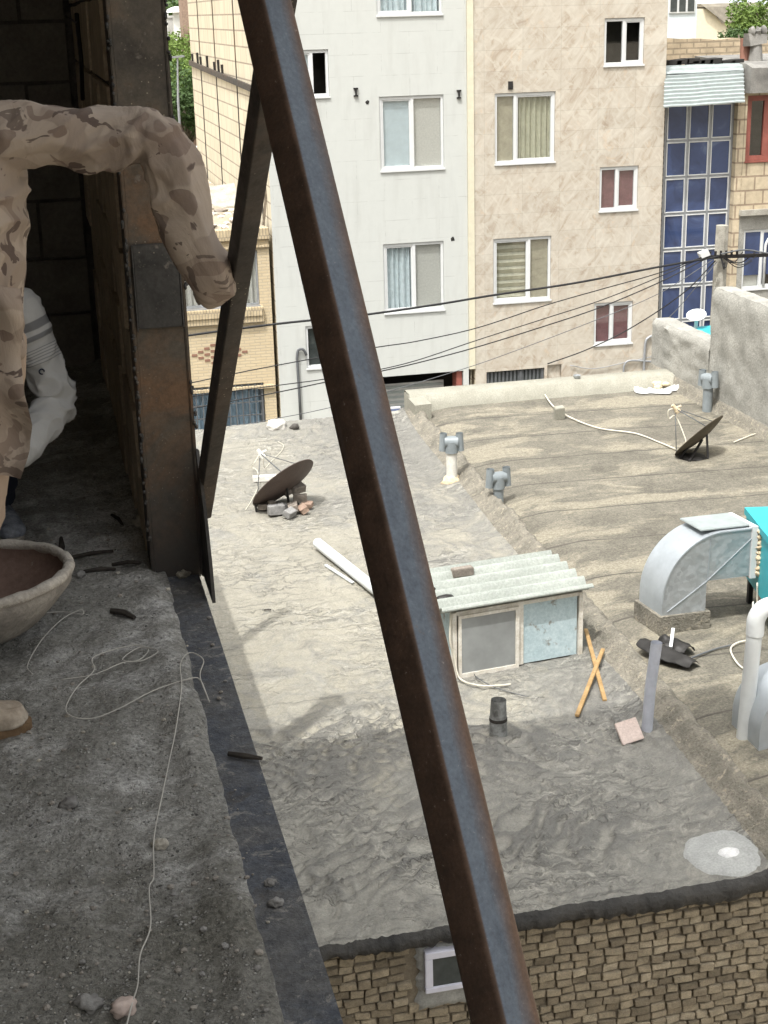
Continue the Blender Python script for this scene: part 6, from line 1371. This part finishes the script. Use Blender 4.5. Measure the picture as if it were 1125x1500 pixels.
limb(b, [el+V((-.004, 0, .020)), el+(wr-el)*.2+V((.016, 0, 0)), el+(wr-el)*.5+V((.008, .004, 0)), el+(wr-el)*.8, el+(wr-el)*1.04+V((.016, 0, 0)), el+(wr-el)*1.13+V((.012, .012, .0)), el+(wr-el)*1.24+V((.012, .045, .004))], [(.050, .056), (.060, .060), (.056, .054), (.052, .050), (.050, .048), (.047, .045), (.040, .040)], (1, 0, 0), 22)
limb(b, [nb-l1*.08+V((0, 0, -.05)), shR, (shR+elR)/2, elR], [(.065, .07), (.078, .074), .068, .062], (0, 0, 1)); limb(b, [elR, (elR+wrR)/2, elR+(wrR-elR)*.93], [.063, .056, .045])
jU = folds(.011, 9, seed=2, axis=(el-shL)+V((0, 0, .10)), along=.38); jF = folds(.012, 9, seed=6, axis=(wr-el)+V((.05, 0, 0)), along=.30); jT = folds(.013, 7, seed=4, axis=(.15, 0, 1), along=.4)
jE = folds(.017, 13, seed=11, axis=(.6, 0, .8), along=.45)
def jd(p, n_):
    inner = el+V((-.05, 0, -.08)); k = max(0, 1-(p-inner).length/.15); a = max(0, 1-(p-(shL+V((.03, 0, -.06)))).length/.15)
    tU = (p-shL).dot(el-shL)/(el-shL).length_squared; tF = (p-el).dot(wr-el)/(wr-el).length_squared
    if tU < .0: d = jT(p, n_)
    elif tF > .12: d = jF(p, n_)
    else: d = jU(p, n_)
    s_ = max(0, min(1, (tU+.12)/.24)); 
    if -.12 < tU < .12 and tF < .1: d = jT(p, n_)*(1-s_)+jU(p, n_)*s_
    s_ = max(0, min(1, (tF-.0)/.24))
    if 0 < tF < .24: d = jU(p, n_)*(1-s_)+jF(p, n_)*s_
    return d*(1+.3*a)+jE(p, n_)*1.3*k
fuse(b, 'jacket', 'camo', t, .0048, 6, jd)
b = MB()                                       # loose front flap and collar flap hanging from the right edge
ed = [(30, 425), (36, 470), (30, 520), (36, 575), (47, 620), (44, 660), (30, 705)]
def flap(i, k):
    px, py = ed[0], None; s_ = i/30*(len(ed)-1); j = min(int(s_), len(ed)-2); f = s_-j; x = ed[j][0]*(1-f)+ed[j+1][0]*f; y = ed[j][1]*(1-f)+ed[j+1][1]*f
    p = at_y(x, y, YW-.09-.012*math.sin(i*.5)); q = p+V((-.14, -.035, .06)); r = p.lerp(q, k/8); return r+V((0, -.018*math.sin(k*.8+i*.12)-.01*noise.noise(r*14), .008*noise.noise(r*20)))
b.grid(lin(0, 30, 60), lin(0, 8, 24), flap); b.grid(lin(0, 30, 60), lin(0, 8, 24), lambda i, k: flap(i, k)+V((0, .006, 0))); b.build('jacket_flap', 'camo', t, 180)
b = MB(); ce = el+(wr-el)*1.20+V((.012, .034, .003)); cd = (wr-el).normalized(); b.tube([ce-cd*.016, ce-cd*.006, ce+cd*.012, ce+cd*.018], [.0425, .0455, .0455, .043], 22); b.build('cuff', 'camo', t, 60)
b = MB(); tf = folds(.009, 9, seed=4, axis=(0, 0, 1), along=.4)
limb(b, [hipc+V((0, 0, .06)), hipc+V((0, 0, -.06))], [(.125, .165), (.12, .165)], f1)
limb(b, [hipL+V((.01, 0, .03)), (hipL+kneeL)/2+V((.012, -.01, 0)), kneeL, (kneeL+ankL)/2, ankL+V((0, 0, .0))], [.102, .092, .078, .074, .066]); limb(b, [hipR+V((0, 0, .03)), (hipR+kneeR)/2, kneeR, (kneeR+ankR)/2, ankR], [.102, .092, .078, .074, .066])
fuse(b, 'trousers', 'trouser', t, .008, 4, tf)
b = MB(); hd = (gp-wr); hd = (wr-el).normalized()*.6+V((.35, -.1, -.35)); hand(b, wr-V((.0, -.015, .0)), (.55, .42, -.60), (-.1, .95, -.25), 1.2, .80, 1); limb(b, [el+(wr-el)*.85, wr+V((.012, .005, -.01))], [.036, .033]); fuse(b, 'glove', 'glove', t, .0035, 2, lambda p, n_: .0015*noise.noise(p*60))
for hl, to in ((heelL, toeL), (heelR, toeR)):
    b = MB(); shoe(b, hl, to); s_ = fuse(b, 'shoe', 'shoe', t, .0045, 2, lambda p, n_: .004*noise.noise(p*22)+.005*max(0, 1-abs(noise.noise(V((p.x*9, p.y*9, p.z*26))))*5)-.002); b = MB(); solemesh(b, hl, to); b.build('sole', 'sole', s_)

# ---- second worker in grey, squatting behind
t = thing('person', 'second worker in striped pale grey sweater squatting behind the camouflaged one', 'person', (-.3, 4.4, FLOOR))
Y2_ = 4.25; f2 = V((.25, -.97, 0)); l2 = V((.97, .25, 0))
shL = at_y(28, 452, Y2_); el = at_y(88, 590, Y2_-.02); wr = at_y(22, 672, Y2_-.16)
nb = shL-l2*.19+V((0, .02, .07)); hc = nb+V((-.0, -.06, .19)); hipc = V((nb.x-.02, 4.62, -1.22))
shR = nb-l2*.19+V((0, 0, -.07)); elR = shR+V((-.10, -.02, -.26)); wrR = elR+V((.14, -.18, -.08))
kneeL = V((-.20, 4.22, -1.03)); kneeR = V((-.52, 4.22, -1.03)); toeL = V((-.165, 4.34, FLOOR)); heelL = V((-.225, 4.59, FLOOR)); toeR = V((-.5, 4.34, FLOOR)); heelR = V((-.5, 4.60, FLOOR))
ankL = heelL+V((.01, -.045, .10)); ankR = heelR+V((0, -.045, .10)); hipL = hipc+l2*.09; hipR = hipc-l2*.09
b = MB(); head(b, hc, f2); limb(b, [nb+V((0, 0, -.05)), nb+V((0, -.02, .05)), hc+V((0, .01, -.05))], [.062, .055, .055], f2)
limb(b, [hipc, hipc.lerp(nb, .35)+V((0, .06, 0)), hipc.lerp(nb, .7)+V((0, .05, 0)), nb+V((0, 0, -.03))], [(.11, .15), (.105, .14), (.11, .16), (.07, .08)], f2)
for s_, e_, w_ in ((shL, el, wr), (shR, elR, wrR)):
    limb(b, [nb+V((0, 0, -.06)), s_, (s_+e_)/2, e_], [.055, .052, .044, .038]); limb(b, [e_, (e_+w_)/2, w_], [.038, .035, .026]); hand(b, w_+V((-.02, .02, 0)), (-.93, .1, -.2), (0, .3, -.8), .7, 1, 1 if s_ is shL else -1)
for h_, k_, a_ in ((hipL, kneeL, ankL), (hipR, kneeR, ankR)): limb(b, [h_, (h_+k_)/2, k_], [.085, .075, .055]); limb(b, [k_, (k_+a_)/2, a_-V((0, 0, .03))], [.053, .05, .034])
fuse(b, 'body', 'skin', t, .0065, 3); eyes(hc, f2, t); hairmesh('hair', hc, f2, t)
# sweater: charcoal bands across the upper arm are knitted in
w = W('striped_grey_knit'); axd = (el-shL).normalized(); of = parent_loc(t); dt = w.n('VectorMath'); dt.operation = 'DOT_PRODUCT'; w.ln(w.obj, dt.inputs[0]); dt.inputs[1].default_value = axd
s_ = w.math('SUBTRACT', dt.outputs['Value'], (shL-of).dot(axd)); Ln = (el-shL).length; s_ = w.math('DIVIDE', s_, Ln)
s_ = w.math('ADD', s_, w.math('MULTIPLY', w.math('SUBTRACT', w.noise(6, 2), .5), .06)); inx = w.ramp(w.xyz(w.obj)[0], [(0.0, 0.0), (.001, 1.0)])
band = w.ramp(s_, [(.12, 0.0), (.13, 1.0), (.21, 1.0), (.22, 0.0), (.26, 0.0), (.27, 1.0), (.31, 1.0), (.32, 0.0)])
fine = w.math('MULTIPLY', w.ramp(w.math('FRACT', w.math('MULTIPLY', s_, 34.0)), [(.5, 0.0), (.6, .8), (.85, .8), (.95, 0.0)]), w.ramp(s_, [(.38, 0.0), (.385, 1.0), (.56, 1.0), (.565, 0.0)]))
c_ = w.mix(w.noise(14, 4), (.36, .365, .37), (.47, .475, .475)); c_ = w.mix(band, c_, (.17, .175, .185)); c_ = w.mix(fine, c_, (.2, .205, .215)); M['sweater'] = w.out(c_, .95, 0.0, w.noise(300, 2), .2, .004, .1)
b = MB()
limb(b, [hipc+V((0, .02, .02)), hipc.lerp(nb, .35)+V((0, .06, 0)), hipc.lerp(nb, .7)+V((0, .05, 0)), nb+V((0, 0, -.06)), nb+V((0, -.005, .005))], [(.13, .17), (.13, .165), (.135, .185), (.11, .15), (.07, .075)], f2, 24)
limb(b, [nb+l2*.06+V((0, 0, -.04)), shL, shL.lerp(el, .4), shL.lerp(el, .75), el+V((.012, 0, -.006))], [.055, .060, .055, .053, .046]); limb(b, [el+V((.004, 0, 0)), el.lerp(wr, .25), el.lerp(wr, .6), el.lerp(wr, .9), wr], [.048, .052, .048, .042, .038])
limb(b, [nb-l2*.06+V((0, 0, -.04)), shR, (shR+elR)/2, elR], [.06, .066, .06, .055]); limb(b, [elR, (elR+wrR)/2, wrR], [.056, .05, .04])
g1 = folds(.011, 13, seed=9, axis=(.9, 0, .35), along=.3)
fuse(b, 'sweater', 'sweater', t, .005, 4, lambda p, n_: g1(p, n_)*(.55+1.0*max(0, 1-(p-el).length/.16)))
pm = shL.lerp(el, .62); vd = (-pm).normalized(); ad = (el-shL).normalized(); vd = (vd-ad*vd.dot(ad)).normalized(); sd = ad.cross(vd); pm = pm+vd*.058+sd*.012
b = MB(); b.tube([pm+(ad*math.cos(k*math.pi/8)+sd*math.sin(k*math.pi/8))*.007+vd*(-.0004*k*(k-12)*0) for k in range(14)], .0022, 6); b.build('ring_mark', 'navy', t, 180)
b = MB(); limb(b, [hipc+V((0, 0, .06)), hipc+V((0, 0, -.05))], [(.13, .17), (.12, .16)], f2)
for h_, k_, a_ in ((hipL, kneeL, ankL), (hipR, kneeR, ankR)): limb(b, [h_, (h_+k_)/2, k_], [.105, .092, .075]); limb(b, [k_, (k_+a_)/2, a_], [.072, .068, .058])
fuse(b, 'trousers', 'navy', t, .008, 4, folds(.008, 9, (1, 1, 1), 5))
for hl, to in ((heelL, toeL), (heelR, toeR)):
    b = MB(); shoe(b, hl, to, .045, .07); s_ = fuse(b, 'shoe', 'sneak', t, .006, 3); b = MB(); solemesh(b, hl, to, .048); b.build('sole', 'crust', s_)
